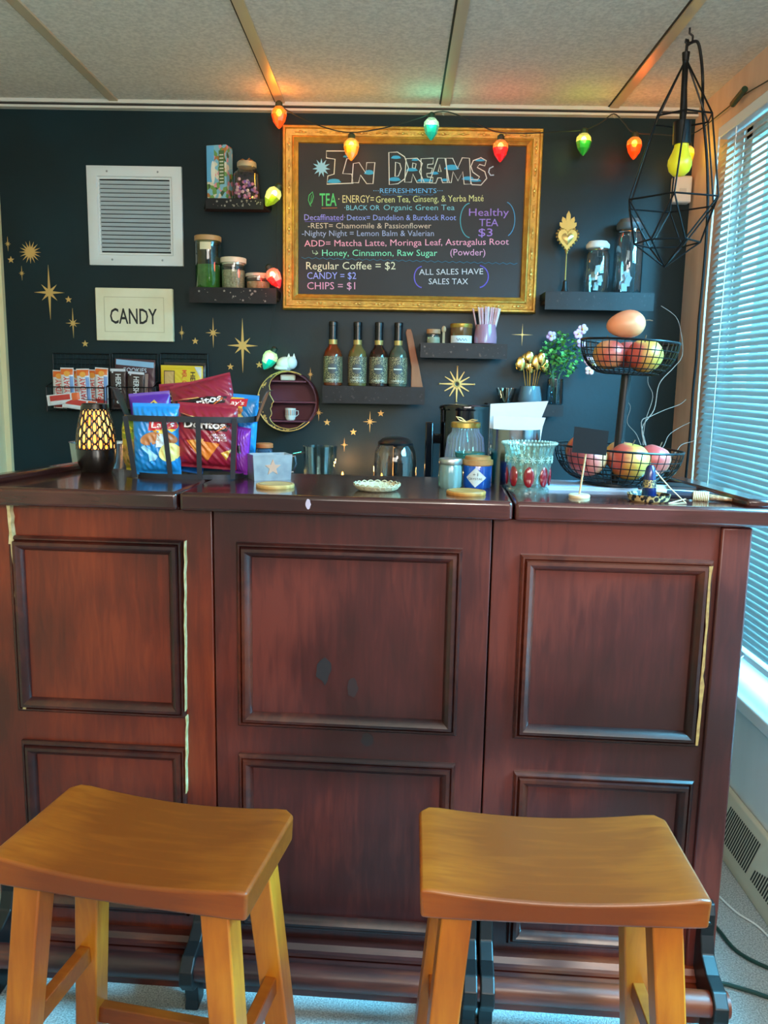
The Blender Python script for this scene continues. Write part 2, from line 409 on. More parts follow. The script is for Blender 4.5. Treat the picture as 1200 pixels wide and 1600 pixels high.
# right corner post, ledge, plinth
MB().box(0.632, 0.690, 0.020, 0.06, 0.0, 1.034).build('corner_post', MH, bar, bevel=0.004)
b = MB(); prof = [(0.031, 0.100), (0.012, 0.098), (0.004, 0.088), (-0.004, 0.086), (-0.006, 0.080), (0.0, 0.076), (-0.022, 0.072), (-0.022, 0.0), (0.031, 0.0)]
pl = [[(u, v, z) for v, z in prof] for u in (-0.86, 0.684)]
b.hexa(pl[0], pl[1]); b.build('plinth', MHL, bar, smooth=False)
b = MB()
for ua, ub in ((-0.86, 0.684),):
    vs, fs = [], []
    b.tube([(ua, -0.085, 0.098), (ub, -0.085, 0.098)], 0.0245, 16)
b.build('foot_rail', MHL, bar)
MBR = M('120E0D', 0.4)
bp = [(0.03, 0.255), (0.004, 0.255), (-0.006, 0.235), (-0.006, 0.19), (-0.02, 0.155), (-0.055, 0.138), (-0.095, 0.133), (-0.118, 0.112), (-0.120, 0.085), (-0.104, 0.062), (-0.085, 0.055), (-0.08, 0.02), (-0.085, 0.0), (-0.04, 0.0), (-0.038, 0.05), (-0.024, 0.068), (0.03, 0.072)]
for u in (-0.823, -0.395, 0.178, 0.212, 0.662):
    o = MB()
    o.hexa([(u - 0.014, v, z) for v, z in bp], [(u + 0.014, v, z) for v, z in bp])
    o = o.build('rail_bracket', MBR, bar, smooth=False, bevel=0.003)
    MB().ball((u, -0.006, 0.215), (0.007, 0.004, 0.007), 10, 6).build('bolt', M('3A3836', 0.3, 0.8), o)
# top in three lengths
cuts = [(-0.88, -0.430), (-0.426, 0.2305), (0.2345, 0.735)]
VB = 0.385
for i, (u0, u1) in enumerate(cuts):
    bl_ = -0.80 if i == 0 else u0; br_ = 0.665 if i == 2 else u1
    o = MB().prism_xy([(u0, 0.0), (u1, 0.0), (br_, VB), (bl_, VB)], 1.037, BZ).build('bar_top', MHT, bar, bevel=0.008, seg=3)
MB().prism_xy([(-0.872, 0.012), (-0.835, 0.012), (-0.770, VB - 0.005), (-0.800, VB - 0.005)], BZ - 0.002, BZ + 0.016).build('edge_rim', MHT, bar, bevel=0.006)
MB().prism_xy([(0.672, 0.012), (0.725, 0.012), (0.658, VB - 0.005), (0.612, VB - 0.005)], BZ - 0.002, BZ + 0.016).build('edge_rim', MHT, bar, bevel=0.006)
# cracked pale edges and worn marks
RAW = M('CDB98C', 0.7, hex2='A8905C', scale=60); RAWO = M('B07838', 0.7, hex2='8A5424', scale=60)
def crack(pts, w, mat, v=0.0165):
    b = MB(); L_, R_ = [], []
    for i, (x, y) in enumerate(pts):
        p = Bp(x, y, v); ww = w * (0.5 + random.random() * 0.7)
        L_.append((p.x - ww / 2, p.z)); R_.append((p.x + ww / 2, p.z))
    b.prism_xz(L_ + R_[::-1], v - 0.0006, v + 0.014); o = b.build('exposed_edge', mat, bar, smooth=False); return o
def lerp_pts(a, b_, n, j=1.2): return [(a[0] + (b_[0] - a[0]) * k / n + random.uniform(-j, j) * 0.6, a[1] + (b_[1] - a[1]) * k / n) for k in range(n + 1)]
crack(lerp_pts((13, 788), (18, 850), 6), 0.010, RAW)['label'] = 'pale bare wood along a split edge'
crack(lerp_pts((19, 850), (38, 1108), 16), 0.006, RAW)['label'] = 'pale bare wood along a split edge'
crack(lerp_pts((288, 846), (289, 1112), 16), 0.0014, RAW)['label'] = 'pale bare wood along a split edge'
crack(lerp_pts((291, 1120), (290, 1240), 10), 0.002, RAW)['label'] = 'pale bare wood along a split edge'
crack(lerp_pts((1111, 885), (1089, 1165), 18), 0.008, RAWO, 0.0165)['label'] = 'orange bare wood along a split edge'
ST1 = M('20181A', 0.5); 
def blot(x, y, w, h, mat, v, name='worn_spot', n=14):
    p = Bp(x, y, v); k = mpp(BM @ p); P = []
    for i in range(n):
        a = 2 * PI * i / n; q = 0.75 + random.random() * 0.4; P.append((p.x + w * k / 2 * q * math.cos(a), p.z + h * k / 2 * q * math.sin(a)))
    return MB().prism_xz(P, v - 0.0004, v).build(name, mat, bar, smooth=False)
blot(505, 1047, 24, 46, ST1, 0.0272); blot(551, 1075, 20, 30, M('2C1818', 0.5), 0.0272)
blot(573, 1157, 20, 24, ST1, 0.0295)
blot(481, 788, 9, 15, M('B0A0B0', 0.6), -0.0002)

def T(x, y, z=BZ): return Zp(x, y, z)

# ================================================================== STOOLS
def oak(name, stretch):
    m = mahog(name, '9A5010', 'B46616', 'CC8022', 0.36, 10, stretch, 0.0); return m
OAKS = mahog('stool_seat', '74340A', '8C440E', 'A25614', 0.36, 10, (0.8, 9, 9), 0.0); OAKL = oak('stool_leg', (7, 7, 0.8))
st = thing('bar_stool', 'honey oak saddle stool on the left, turned so its end faces the corner', 'stool', (-0.370, 1.180, 0), (0, 0, math.radians(-10.5)))
b = MB(); NX, NY = 24, 8; hx, hy = 0.203, 0.117
top, bot = {}, {}
for i in range(NX + 1):
    for j in range(NY + 1):
        x = -hx + 2 * hx * i / NX; y = -hy + 2 * hy * j / NY
        cx = max(0, abs(x) - (hx - 0.022)) / 0.022; 
        lim = hy - (0.018 if y > 0 else 0.002) * cx ** 1.2
        yy = y * lim / hy
        e = max(0, abs(x) - (hx - 0.02)) / 0.02
        zt = 0.585 + 0.016 * (abs(x) / hx) ** 1.9 - 0.004 * e * e
        top[i, j] = len(b.v) + 0; b.v.append((x, yy, zt))
for i in range(NX + 1):
    for j in range(NY + 1):
        x, yy, zt = b.v[top[i, j]]
        bot[i, j] = len(b.v); b.v.append((x * 0.99, yy * 0.99, 0.551 + 0.002 * (abs(x) / hx) ** 2))
for i in range(NX):
    for j in range(NY):
        b.f.append([top[i, j], top[i + 1, j], top[i + 1, j + 1], top[i, j + 1]]); b.m.append(0)
        b.f.append([bot[i, j], bot[i, j + 1], bot[i + 1, j + 1], bot[i + 1, j]]); b.m.append(0)
for i in range(NX):
    for j in (0, NY): b.f.append([top[i, j], top[i + 1, j], bot[i + 1, j], bot[i, j]]); b.m.append(0)
for j in range(NY):
    for i in (0, NX): b.f.append([top[i, j], top[i, j + 1], bot[i, j + 1], bot[i, j]]); b.m.append(0)
b.build('seat', OAKS, st, bevel=0.005, seg=3)
def legpt(sx, sy, z): t = (0.552 - z) / 0.552; return (sx * (0.148 + 0.048 * t), sy * (0.080 + 0.038 * t))
for sx_ in (-1, 1):
    for sy_ in (-1, 1):
        b = MB(); x0, y0 = legpt(sx_, sy_, 0.552); x1, y1 = legpt(sx_, sy_, 0.0); h0 = 0.022; h1 = 0.020
        b.hexa([(x1 - h1, y1 - h1, 0), (x1 + h1, y1 - h1, 0), (x1 + h1, y1 + h1, 0), (x1 - h1, y1 + h1, 0)],
               [(x0 - h0, y0 - h0, 0.553), (x0 + h0, y0 - h0, 0.553), (x0 + h0, y0 + h0, 0.553), (x0 - h0, y0 + h0, 0.553)])
        b.build('leg', OAKL, st, bevel=0.003)
for sx_ in (-1, 1):
    z = 0.30; xa, ya = legpt(sx_, -1, z); xb, yb = legpt(sx_, 1, z)
    MB().box(xa - 0.010, xa + 0.010, ya + 0.015, yb - 0.015, z - 0.016, z + 0.016).build('stretcher', OAKS, st, bevel=0.002)
for sy_ in (-1, 1):
    z = 0.165; xa, ya = legpt(-1, sy_, z); xb, yb = legpt(1, sy_, z)
    MB().box(xa + 0.015, xb - 0.015, ya - 0.010, ya + 0.010, z - 0.016, z + 0.016).build('stretcher', OAKS, st, bevel=0.002)
st['group'] = 'saddle stools at the bar'
s2 = copy_thing(st, (0.253, 1.160, 0), 'honey oak saddle stool on the right, squared up to the bar near the window')
s2.rotation_euler = (0, 0, math.radians(-1.2))

# ================================================================== CHALKBOARD MENU
FY = 3.15
A = W(441, 195, FY); B_ = W(851, 199, FY); Cc = W(836, 488, FY); D_ = W(441, 484, FY)
fx0, fx1 = (A.x + D_.x) / 2, (B_.x + Cc.x) / 2; fz0, fz1 = (Cc.z + D_.z) / 2, (A.z + B_.z) / 2
menu = thing('menu_board', 'large chalkboard menu in an ornate gold frame on the black wall', 'chalkboard', ((fx0 + fx1) / 2, FY, fz0))
ox, oz = menu.location.x, fz0
def ringY(w, h, prof, mb, m=0):
    loops = [[(-w / 2 + i, y, i), (w / 2 - i, y, i), (w / 2 - i, y, h - i), (-w / 2 + i, y, h - i)] for i, y in prof]
    vs = [p for l in loops for p in l]; fs = []
    for j in range(len(prof) - 1):
        for k in range(4): fs.append((j * 4 + k, j * 4 + (k + 1) % 4, (j + 1) * 4 + (k + 1) % 4, (j + 1) * 4 + k))
    return mb.add(vs, fs, m)
FWd, FHt = fx1 - fx0, fz1 - fz0
GOLDF = M('C8983E', 0.42, 0.45, hex2='AE7E32', scale=40, bump=0.25, bscale=120)
frm = ringY(FWd, FHt, [(0, 0.05), (0, 0.005), (0.004, -0.002), (0.010, -0.002), (0.014, 0.004), (0.034, 0.010), (0.037, 0.005), (0.042, 0.003), (0.046, 0.008), (0.056, 0.014), (0.058, 0.022), (0.058, 0.04)], MB())
GORN = M('D8B060', 0.35, 0.75)
b = frm
for side in range(4):
    Ln = FWd if side in (0, 2) else FHt; n = int(Ln / 0.075)
    for k in range(n):
        t = (k + 0.5) / n * (Ln - 0.06) + 0.03; c = 0.024
        p = {0: (-FWd / 2 + t, c), 2: (-FWd / 2 + t, FHt - c), 1: (FWd / 2 - c, t), 3: (-FWd / 2 + c, t)}[side]
        hzt = side in (0, 2)
        b.ball((p[0], 0.005, p[1]), (0.007, 0.004, 0.005) if hzt else (0.005, 0.004, 0.007), 8, 5, 1)
        for s in (-1, 1):
            q = (p[0] + s * 0.014, p[1]) if hzt else (p[0], p[1] + s * 0.014)
            b.ball((q[0], 0.006, q[1]), (0.008, 0.003, 0.0025) if hzt else (0.0025, 0.003, 0.008), 8, 5, 1)
b.build('frame', [GOLDF, GORN], menu)
MB().box(-FWd / 2 + 0.055, FWd / 2 - 0.055, 0.024, 0.034, 0.055, FHt - 0.055).build('board', M('14181C', 0.55, hex2='1E2226', scale=6), menu, smooth=False)
BY = FY + 0.0235
def cp(cx, cy):
    p = W(420 + 0.375 * cx, 170 + 0.375 * cy, BY); return p.x - ox, p.z - oz
K = 0.375 * BY / FPX * 0.99
def chalk(s, x0, x1, base, cap, col, name='lettering', bold=0.0, base1=None):
    a = cp(x0, base); e = cp(x1, base if base1 is None else base1)
    b = MB(); text_into(b, s, a[0], a[1], math.hypot(e[0] - a[0], e[1] - a[1]), cap * K, y=0.0235, bold=bold, rot=math.atan2(e[1] - a[1], e[0] - a[0]))
    return b.build(name, M(col, 0.85), menu, smooth=False)
def stroke(pts, col, r=1.4, name='chalk_line', closed=False):
    return MB().tube([(cp(*p)[0], 0.0235, cp(*p)[1]) for p in pts], r * K, 5, closed=closed).build(name, M(col, 0.85), menu)
CW = 'E4E8E4'
def ol(s, x0, x1, base, cap, fillcol=None):
    a = cp(x0, base); e = cp(x1, base)
    b = MB(); text_into(b, s, a[0], a[1], e[0] - a[0], cap * K, y=0.0235, outline=0.022, bold=0.0); return b.build('title_lettering', M(CW, 0.85), menu, smooth=False)
# block capitals of the title, drawn as outlines
def poly_out(P): return stroke(P, CW, 2.0, 'title_lettering', True)
poly_out([(240, 176), (352, 176), (350, 208), (325, 208), (308, 270), (345, 272), (352, 310), (242, 314), (246, 280), (272, 272), (276, 210), (240, 205)])
poly_out([(352, 228), (376, 224), (404, 268), (408, 224), (442, 224), (434, 312), (408, 312), (382, 276), (374, 308), (346, 308)])
poly_out([(500, 182), (536, 180), (566, 200), (582, 246), (566, 292), (538, 312), (502, 316)]); poly_out([(528, 222), (546, 228), (552, 250), (540, 280), (526, 282)])
poly_out([(572, 208), (618, 206), (640, 228), (628, 262), (648, 308), (618, 308), (600, 272), (594, 306), (566, 306)]); poly_out([(600, 226), (614, 230), (610, 248), (598, 246)])
poly_out([(634, 208), (686, 206), (684, 230), (662, 232), (660, 246), (682, 248), (676, 268), (658, 270), (660, 284), (684, 286), (682, 308), (636, 308)])
poly_out([(704, 206), (734, 206), (752, 308), (724, 308), (718, 288), (704, 288), (696, 310), (668, 310)]); poly_out([(712, 232), (718, 262), (706, 262)])
poly_out([(738, 206), (766, 206), (786, 250), (806, 204), (836, 206), (842, 314), (814, 314), (808, 262), (788, 300), (768, 262), (760, 308), (744, 308)])
poly_out([(852, 216), (884, 204), (906, 216), (900, 238), (878, 232), (868, 244), (900, 262), (908, 290), (884, 318), (846, 316), (840, 294), (870, 296), (878, 284), (850, 264), (842, 240)])
def cloud(x, y, w, h):
    P = [cp(x + w / 2 * math.cos(t) * (1 + 0.12 * math.sin(5 * t)), y + h / 2 * math.sin(t) * (1 if math.sin(t) < 0 else 0.5)) for t in [2 * PI * k / 18 for k in range(18)]]
    MB().prism_xz(P, 0.0228, 0.0238).build('chalk_cloud', M('3FA8D8', 0.85), menu, smooth=False)
for c in ((272, 304, 56, 24), (322, 200, 26, 12), (418, 268, 40, 26), (530, 204, 40, 18), (524, 296, 50, 22), (596, 256, 48, 18), (650, 300, 66, 18), (610, 214, 30, 10), (690, 270, 34, 16), (762, 248, 60, 30), (734, 298, 34, 14), (830, 292, 50, 20), (880, 216, 40, 12), (860, 300, 50, 16)): cloud(*c)
sp = star_poly(11, 36 * K, 17 * K); c0 = cp(219, 246)
MB().prism_xz([(c0[0] + x, c0[1] + z) for x, z in sp], 0.0228, 0.0238).build('chalk_sun', M('8CC8E8', 0.85), menu, smooth=False)
stroke([(936, 240), (920, 248), (916, 264), (924, 277), (938, 276)], 'BCD8EC', 2.6, 'chalk_moon')
chalk('···REFRESHMENTS···', 436, 724, 351, 19, '6CB8F4')
stroke([(470 + 12 * i, 358 + (2 if i % 2 else -1)) for i in range(19)], '2F6FA8', 1.0)
chalk('TEA', 212, 282, 404, 50, '56C878', bold=0.01); stroke([(220, 414), (285, 413)], 'C87850', 1.2)
stroke([(172, 400), (165, 380), (168, 360), (182, 346), (186, 366), (180, 388), (172, 400), (176, 406)], '56C878', 1.6); stroke([(174, 398), (178, 360)], '56C878', 1.0)
chalk('· ENERGY=', 290, 438, 391, 30, 'D8D49C'); chalk('Green Tea, Ginseng, & Yerba Maté', 446, 895, 391, 26, 'D4DC98', base1=385)
chalk('·BLACK OR', 315, 462, 422, 20, '7CCCE8'); chalk('Organic Green Tea', 478, 774, 422, 22, '78C4D4')
chalk('Decaffinated·', 148, 318, 464, 24, '9A94F0'); chalk('Detox= Dandelion & Burdock Root', 326, 780, 464, 22, '94A6F4'); stroke([(150, 470), (300, 468)], '6A60C0', 1.0)
chalk('-REST= Chamomile & Passionflower', 163, 677, 498, 22, 'D0C0AC')
chalk('-Nighty Night = Lemon Balm & Valerian', 138, 688, 530, 23, 'A0B0D8')
chalk('ADD= Matcha Latte, Moringa Leaf, Astragalus Root', 148, 1000, 574, 26, 'F0A8C4', base1=566)
chalk('Honey, Cinnamon, Raw Sugar', 222, 702, 613, 26, '84E8BC'); stroke([(182, 590), (184, 602), (204, 602)], 'B8D8B8', 1.4); stroke([(197, 592), (205, 602), (194, 608)], 'B8D8B8', 1.4)
chalk('(Powder)', 756, 902, 611, 27, 'DCA4CC')
stroke([(136 + 15 * i, 621 + 25 * i / 60 + (3 if i % 2 else -3)) for i in range(61)], '2C7898', 1.1)
chalk('Regular Coffee = $2', 156, 528, 669, 31, 'E4E3C2'); chalk('CANDY = $2', 160, 364, 709, 28, 'A0A8F4'); chalk('CHIPS = $1', 160, 360, 752, 30, 'E0A0BC')
chalk('ALL SALES HAVE', 626, 893, 692, 24, 'D0D4D8', base1=689); chalk('SALES TAX', 666, 830, 731, 24, 'D0D4D8')
stroke(arc(640, 701, 34, 44, -95, -265), '7468D8', 2.6); stroke(arc(872, 699, 42, 46, 80, -80), '7468D8', 2.6)
chalk('Healthy', 834, 1000, 446, 30, 'A080D4'); chalk('TEA', 876, 956, 489, 30, 'A080D4'); chalk('$3', 873, 932, 531, 32, 'A080D4')
stroke(arc(840, 465, 42, 72, 95, 265), '54B8C8', 1.9); stroke(arc(985, 460, 40, 72, 72, -78), '54A0D0', 1.9)

# ================================================================== AIR VENT, CANDY SIGN
p0, p1 = W(134, 258, 3.185), W(286, 416, 3.185)
vw, vh = p1.x - p0.x, p0.z - p1.z
vent = thing('wall_vent', 'white metal louvred return air vent high on the black wall', 'vent', ((p0.x + p1.x) / 2, 3.185, p1.z))
m_vent = M('D4DAD8', 0.5)
ringY(vw, vh, [(0, 0.015), (0, 0.002), (0.003, 0), (0.036, 0), (0.040, 0.006), (0.046, 0.006), (0.046, 0.014)], MB()).build('frame', m_vent, vent)
b = MB(); n = 17; z0, z1 = 0.05, vh - 0.05
for k in range(n):
    z = z0 + (z1 - z0) * (k + 0.5) / n
    b.box(-vw / 2 + 0.045, vw / 2 - 0.045, 0, 0.0012, -0.0068, 0.0068, fn=lambda p, z=z: Vector((p.x, 0.0070 + p.y - p.z * 0.62, z + p.z * 0.78)))
b.build('louvres', M('B4BEC0', 0.5), vent, smooth=False)
MB().box(-vw / 2 + 0.04, vw / 2 - 0.04, 0.0133, 0.0148, 0.04, vh - 0.04).build('backing', M('0A0C0D', 0.9), vent, smooth=False)
for x, z in ((-0.09, 0.02), (0.10, 0.02), (-0.10, vh - 0.02), (0.09, vh - 0.02)):
    MB().ball((x, 0, z), (0.004, 0.0015, 0.004), 10, 5).build('screw', M('9AA0A0', 0.3, 0.8), vent)
MB().tube([(vw / 2 - 0.052, 0.0, 0.055), (vw / 2 - 0.044, -0.004, 0.062), (vw / 2 - 0.044, -0.004, 0.07)], 0.002, 6).build('lever', m_vent, vent)

p0, p1 = W(148, 449, 3.18), W(271, 534, 3.18)
sw, sh = p1.x - p0.x, p0.z - p1.z
sg = thing('candy_sign', 'cream wooden plaque with hand drawn word above the candy baskets', 'sign', ((p0.x + p1.x) / 2, 3.18, p1.z))
MB().box(-sw / 2, sw / 2, 0, 0.02, 0, sh).build('board', M('E2DCBC', 0.55, hex2='D8D0AC', scale=8), sg, bevel=0.003)
ringY(sw - 0.066, sh - 0.066, [(0, 0.0), (0, -0.0012), (0.002, -0.0012), (0.002, 0.0)], MB()).build('border_line', M('BDB490', 0.6), sg, smooth=False).location = (0, 0, 0.033)
b = MB(); tw = sw * 0.61
text_into(b, 'CANDY', -sw * 0.315, sh * 0.33, tw, sh * 0.30, y=-0.0005, bold=0.012); b.build('lettering', M('20201E', 0.7), sg, smooth=False)

# ================================================================== WALL STARS
def star8(R, w): return [( (R if k % 4 == 0 else w if k % 4 == 2 else 0.44 * w if False else 0.5 * w) * 0, 0) for k in range(0)]
def sparkle(H, Wd, diag, inner):
    """long vertical, shorter horizontal, small diagonals"""
    L_ = [H, diag, Wd, diag, H, diag, Wd, diag]; out = []
    for k in range(8):
        a = PI / 2 + k * PI / 4; out.append((L_[k] * math.cos(a), L_[k] * math.sin(a)))
        a += PI / 8; out.append((inner * math.cos(a), inner * math.sin(a)))
    return out
STG = M('CFA860', 0.45, 0.35)
def decal(x, y, poly, label, grp):
    p = W(x, y, YB - 0.0015); k = mpp(p)
    o = MB().prism_xz([(a * k, c * k) for a, c in poly], -0.0003, 0.0014).build('star_decal', STG, smooth=False, loc=p)
    tag(o, label, 'wall decal', grp); return o
BIG, SML = 'large gold sparkle decals', 'small gold star decals'
spk_big = sparkle(42, 24, 17, 5.5); spk_mid = sparkle(23, 12, 8, 2.8); spk_s = sparkle(11, 5, 4, 1.6)
five = star_poly(5, 5.5, 2.3)
decal(77, 457, spk_big, 'large gold eight pointed sparkle on the wall left of the cream plaque', BIG)
decal(379, 540, spk_big, 'large gold eight pointed sparkle on the wall above the round moon shelf', BIG)
decal(114, 505, spk_mid, 'mid sized gold sparkle just left of the cream plaque corner', BIG)
decal(333, 520, spk_mid, 'mid sized gold sparkle left of the largest sparkle under the jar shelf', BIG)
decal(578, 659, sparkle(17, 11, 6, 2.2), 'mid sized gold sparkle below the syrup bottle shelf', BIG)
decal(498, 645, sparkle(13, 7, 4.5, 1.8), 'gold sparkle right beside the lower edge of the moon shelf', BIG)
decal(12, 381, spk_s, 'small gold sparkle nearest the left corner, highest of its cluster', BIG)
decal(34, 427, spk_s, 'small gold sparkle under the gold sunburst near the left corner', BIG)
decal(284, 520, spk_s, 'small gold sparkle to the lower right of the cream plaque', BIG)
decal(485, 585, spk_s, 'small gold sparkle between moon shelf and bottle shelf', BIG)
decal(538, 695, sparkle(11, 6, 3, 1.4), 'small gold sparkle above the glass pitcher and carafe', BIG)
decal(47, 394, star_poly(16, 17, 7), 'gold sunburst decal near the left corner of the wall', BIG)
decal(816, 523, sparkle(17, 17, 2.0, 1.7), 'thin gold four pointed star right of the straw shelf', BIG)
for x, y, l in ((17, 406, 'small gold five pointed star under the sunburst near the left corner'),
                (107, 468, 'small gold five pointed star just right of the large left sparkle'),
                (133, 537, 'small gold five pointed star under the cream plaque corner'),
                (305, 533, 'small gold five pointed star between two sparkles right of the plaque'),
                (360, 573, 'small gold five pointed star below left of the large sparkle over the moon shelf'),
                (405, 570, 'small gold five pointed star beside the green bulb over the moon shelf'),
                (511, 660, 'small gold five pointed star right of the lower moon shelf'),
                (595, 646, 'small gold five pointed star highest below the bottle shelf'),
                (552, 675, 'small gold five pointed star above the pitcher, between two sparkles')):
    decal(x, y, five, l, SML)
p = W(714, 600, YB - 0.004); k = mpp(p)
sb = thing('sunburst_ornament', 'gold metal sunburst with a hollow centre on the wall above the black coffee urn', 'wall ornament', p)
b = MB()
for i in range(12):
    a = i * PI / 6; R = 28 if i % 3 == 0 else 22
    c, s = math.cos(a), math.sin(a); w0 = 1.7
    b.prism_xz([(k * (4 * c - w0 * s), k * (4 * s + w0 * c)), (k * (4 * c + w0 * s), k * (4 * s - w0 * c)), (k * (R * c + 0.5 * s), k * (R * s - 0.5 * c)), (k * (R * c - 0.5 * s), k * (R * s + 0.5 * c))], -0.001, 0.002)
b.tube([(k * 4.2 * math.cos(2 * PI * i / 24), -0.001, k * 4.2 * math.sin(2 * PI * i / 24)) for i in range(24)], k * 1.3, 6, closed=True)
for i in range(4): b.ball((k * 27 * math.cos(i * PI / 2), 0, k * 27 * math.sin(i * PI / 2)), k * 1.4, 8, 6)
b.build('rays', STG, sb)

# ================================================================== WALL SHELVES
SHY = 3.085
m_sh = M('0C0E10', 0.45, hex2='121518', scale=30, spec=0.3); m_shw = M('3A2418', 0.6)
SPK = M('8A8478', 0.5); SPD = M('050506', 0.3)
def wall_shelf(x0, x1, y0, y1, label, bl=0.0, br=0.0, spk=SPK, nspk=26, seed=1):
    a, e = W(x0, y0, SHY), W(x1, y0, SHY); lo = W((x0 + x1) / 2, y1, SHY).z; hi = (a.z + e.z) / 2
    cx = (a.x + e.x) / 2; w = e.x - a.x; h = hi - lo
    t = thing('wall_shelf', label, 'shelf', (cx, YB - 0.0, lo), group='black shelves on the wall')
    d = YB - SHY
    pl = [(-w / 2, -d), (w / 2, -d), (w / 2 + br, -0.0), (-w / 2 - bl, -0.0)]
    MB().prism_xy(pl, h * 0.55, h).build('board', m_sh, t, smooth=False, bevel=0.002)
    b = MB(); b.box(-w / 2, w / 2, -d - 0.006, -d, 0, h + 0.001); 
    fb = b
    b = MB(); b.prism_xy([(-w / 2 + 0.004, -d + 0.002), (w / 2 - 0.004, -d + 0.002), (w / 2 + br - 0.004, -0.002), (-w / 2 - bl + 0.004, -0.002)], h * 0.35, h * 0.55); b.build('underside', m_shw, t, smooth=False)
    rnd = random.Random(seed); b = fb
    for i in range(nspk):
        r = rnd.choice((0.0015, 0.002, 0.003, 0.005)) ; x = rnd.uniform(-w / 2 + 0.01, w / 2 - 0.01); z = rnd.uniform(0.15, 0.9) * h
        r = min(r, h * 0.25)
        b.prism_xz([(x + px_, z + pz_) for px_, pz_ in star_poly(5 if r > 0.002 else 3, r, r * 0.45)], -d - 0.0066, -d - 0.0055, 1)
    b.build('front_band', [m_sh, spk], t, smooth=False)
    return t, hi
_, zA = wall_shelf(322, 412, 311, 327, 'black shelf with the sweet jar and tall box, topmost left of the menu', 0.035, 0.012, seed=2)
_, zB = wall_shelf(296, 432, 450, 474, 'black shelf with three canisters left of the menu', 0.008, 0.0, seed=3)
_, zC = wall_shelf(504, 664, 604, 631, 'long black star-cut shelf carrying four syrup bottles', 0, 0, SPD, 40, seed=4)
_, zD = wall_shelf(657, 793, 537, 560, 'black star-cut shelf with honey jar and pink straws under the menu', 0, 0, SPD, 34, seed=5)
_, zE = wall_shelf(852, 1022, 457, 485, 'black star-cut shelf with heart ornament and glass jars right of the menu', 0.0, -0.01, SPD, 36, seed=6)
_, zF = wall_shelf(762, 880, 632, 650, 'low black shelf holding flowers and gold spoons behind the napkin holder', 0, 0, SPD, 14, seed=8)
IY = 3.13     # depth at which things on the shelves stand
def on(x, z, Y=IY):
    """point above pixel column x standing at height z, depth Y"""
    lo, hi = 0, 1600
    for _ in range(30):
        m = (lo + hi) / 2
        if W(x, m, Y).z > z: lo = m
        else: hi = m
    p = W(x, lo, Y); return Vector((p.x, Y, z))
KS = IY / FPX   # approx metres per pixel on the shelves
# ---- shelf at the top left: tall box, sweet jar
def flat_text(parent, s, x0, z0, w, cap, col, y, rot=0.0, bold=0.0, name='lettering', slant=0.0):
    b = MB(); text_into(b, s, x0, z0, w, cap, y=y, bold=bold, rot=rot, slant=slant); return b.build(name, M(col, 0.6), parent, smooth=False)
p = on(339, zA, 3.125); k = mpp(p)
w, h = 33 * k, 83 * k
bx = thing('tea_box', 'tall patterned blue and green carton on the top left shelf', 'box', p, (0, 0, math.radians(-14)))
def carton_mat():
    m = bpy.data.materials.new('carton'); m.use_nodes = True; n = m.node_tree.nodes; L = m.node_tree.links
    t = n.new('ShaderNodeTexCoord'); v = n.new('ShaderNodeTexVoronoi'); v.inputs['Scale'].default_value = 70
    r = n.new('ShaderNodeValToRGB'); r.color_ramp.interpolation = 'CONSTANT'; e = r.color_ramp.elements
    e[0].position = 0; e[0].color = lin('7FB6C8'); e[1].position = 0.85; e[1].color = lin('D89098')
    for q, c in ((0.35, '6C9A50'), (0.55, 'D8D0B8'), (0.68, 'B07038'), (0.78, '3E5C3A')):
        x = e.new(q); x.color = lin(c)
    sp_ = n.new('ShaderNodeSeparateColor'); L.new(t.outputs['Object'], v.inputs['Vector']); L.new(v.outputs['Color'], sp_.inputs[0]); L.new(sp_.outputs[0], r.inputs[0])
    L.new(r.outputs[0], n['Principled BSDF'].inputs['Base Color']); n['Principled BSDF'].inputs['Roughness'].default_value = 0.5
    return m
MB().box(-w / 2, w / 2, 0, w * 0.7, 0, h).build('carton', carton_mat(), bx, bevel=0.001)
b = MB(); b.box(-w / 2, -w * 0.12, -0.0008, 0, h * 0.35, h * 0.99); b.build('blue_panel', M('5FA8D0', 0.5), bx, smooth=False)
b = MB(); b.prism_xz(circ(w * 0.10, 20, -w * 0.18, h * 0.52, h * 0.2), -0.0014, 0); b.build('oval_label', M('E4E0D0', 0.6), bx, smooth=False)
b = MB(); b.box(-w / 2 - 0.0004, w / 2 + 0.0004, -0.001, w * 0.7 + 0.0004, 0.0, h * 0.045); b.build('base_band', M('A03828', 0.5), bx, smooth=False)
b = MB(); b.box(w * 0.12, w * 0.4, -0.0006, 0, h * 0.3, h * 0.9)
for i in range(9): b.box(w * 0.16, w * 0.36, -0.001, 0, h * (0.33 + 0.06 * i), h * (0.35 + 0.06 * i), 1)
b.build('text_panel', [M('4E6838', 0.5), M('D8D8C0', 0.6)], bx, smooth=False)
def jar_profile(r, h, neck, nh, wall=0.0015):
    return [(r * 0.94, 0), (r, r * 0.08), (r, h - (r - neck) * 1.2), (neck, h - nh * 0.4), (neck, h), (neck - wall, h), (neck - wall, h - nh * 0.5), (r - wall, h - (r - neck) * 1.3), (r - wall, 0.004), (0.0, 0.004)]
p = on(386, zA, 3.125); k = mpp(p); r = 22 * k; h = 58 * k
jr = thing('sweet_jar', 'ribbed glass jar of pink and purple sweets with twine bow, on the top left shelf', 'jar', p)
MB().lathe([(r * 0.95, 0), (r, 0.003), (r * 0.92, h * 0.68), (r * 0.62, h * 0.82), (r * 0.64, h * 0.92)], 32, rip=lambda a, z: 1 + 0.02 * math.cos(16 * a), cap=False).build('glass', GLASS('F0E4EC', 0.8), jr)
rn = random.Random(3); b = MB()
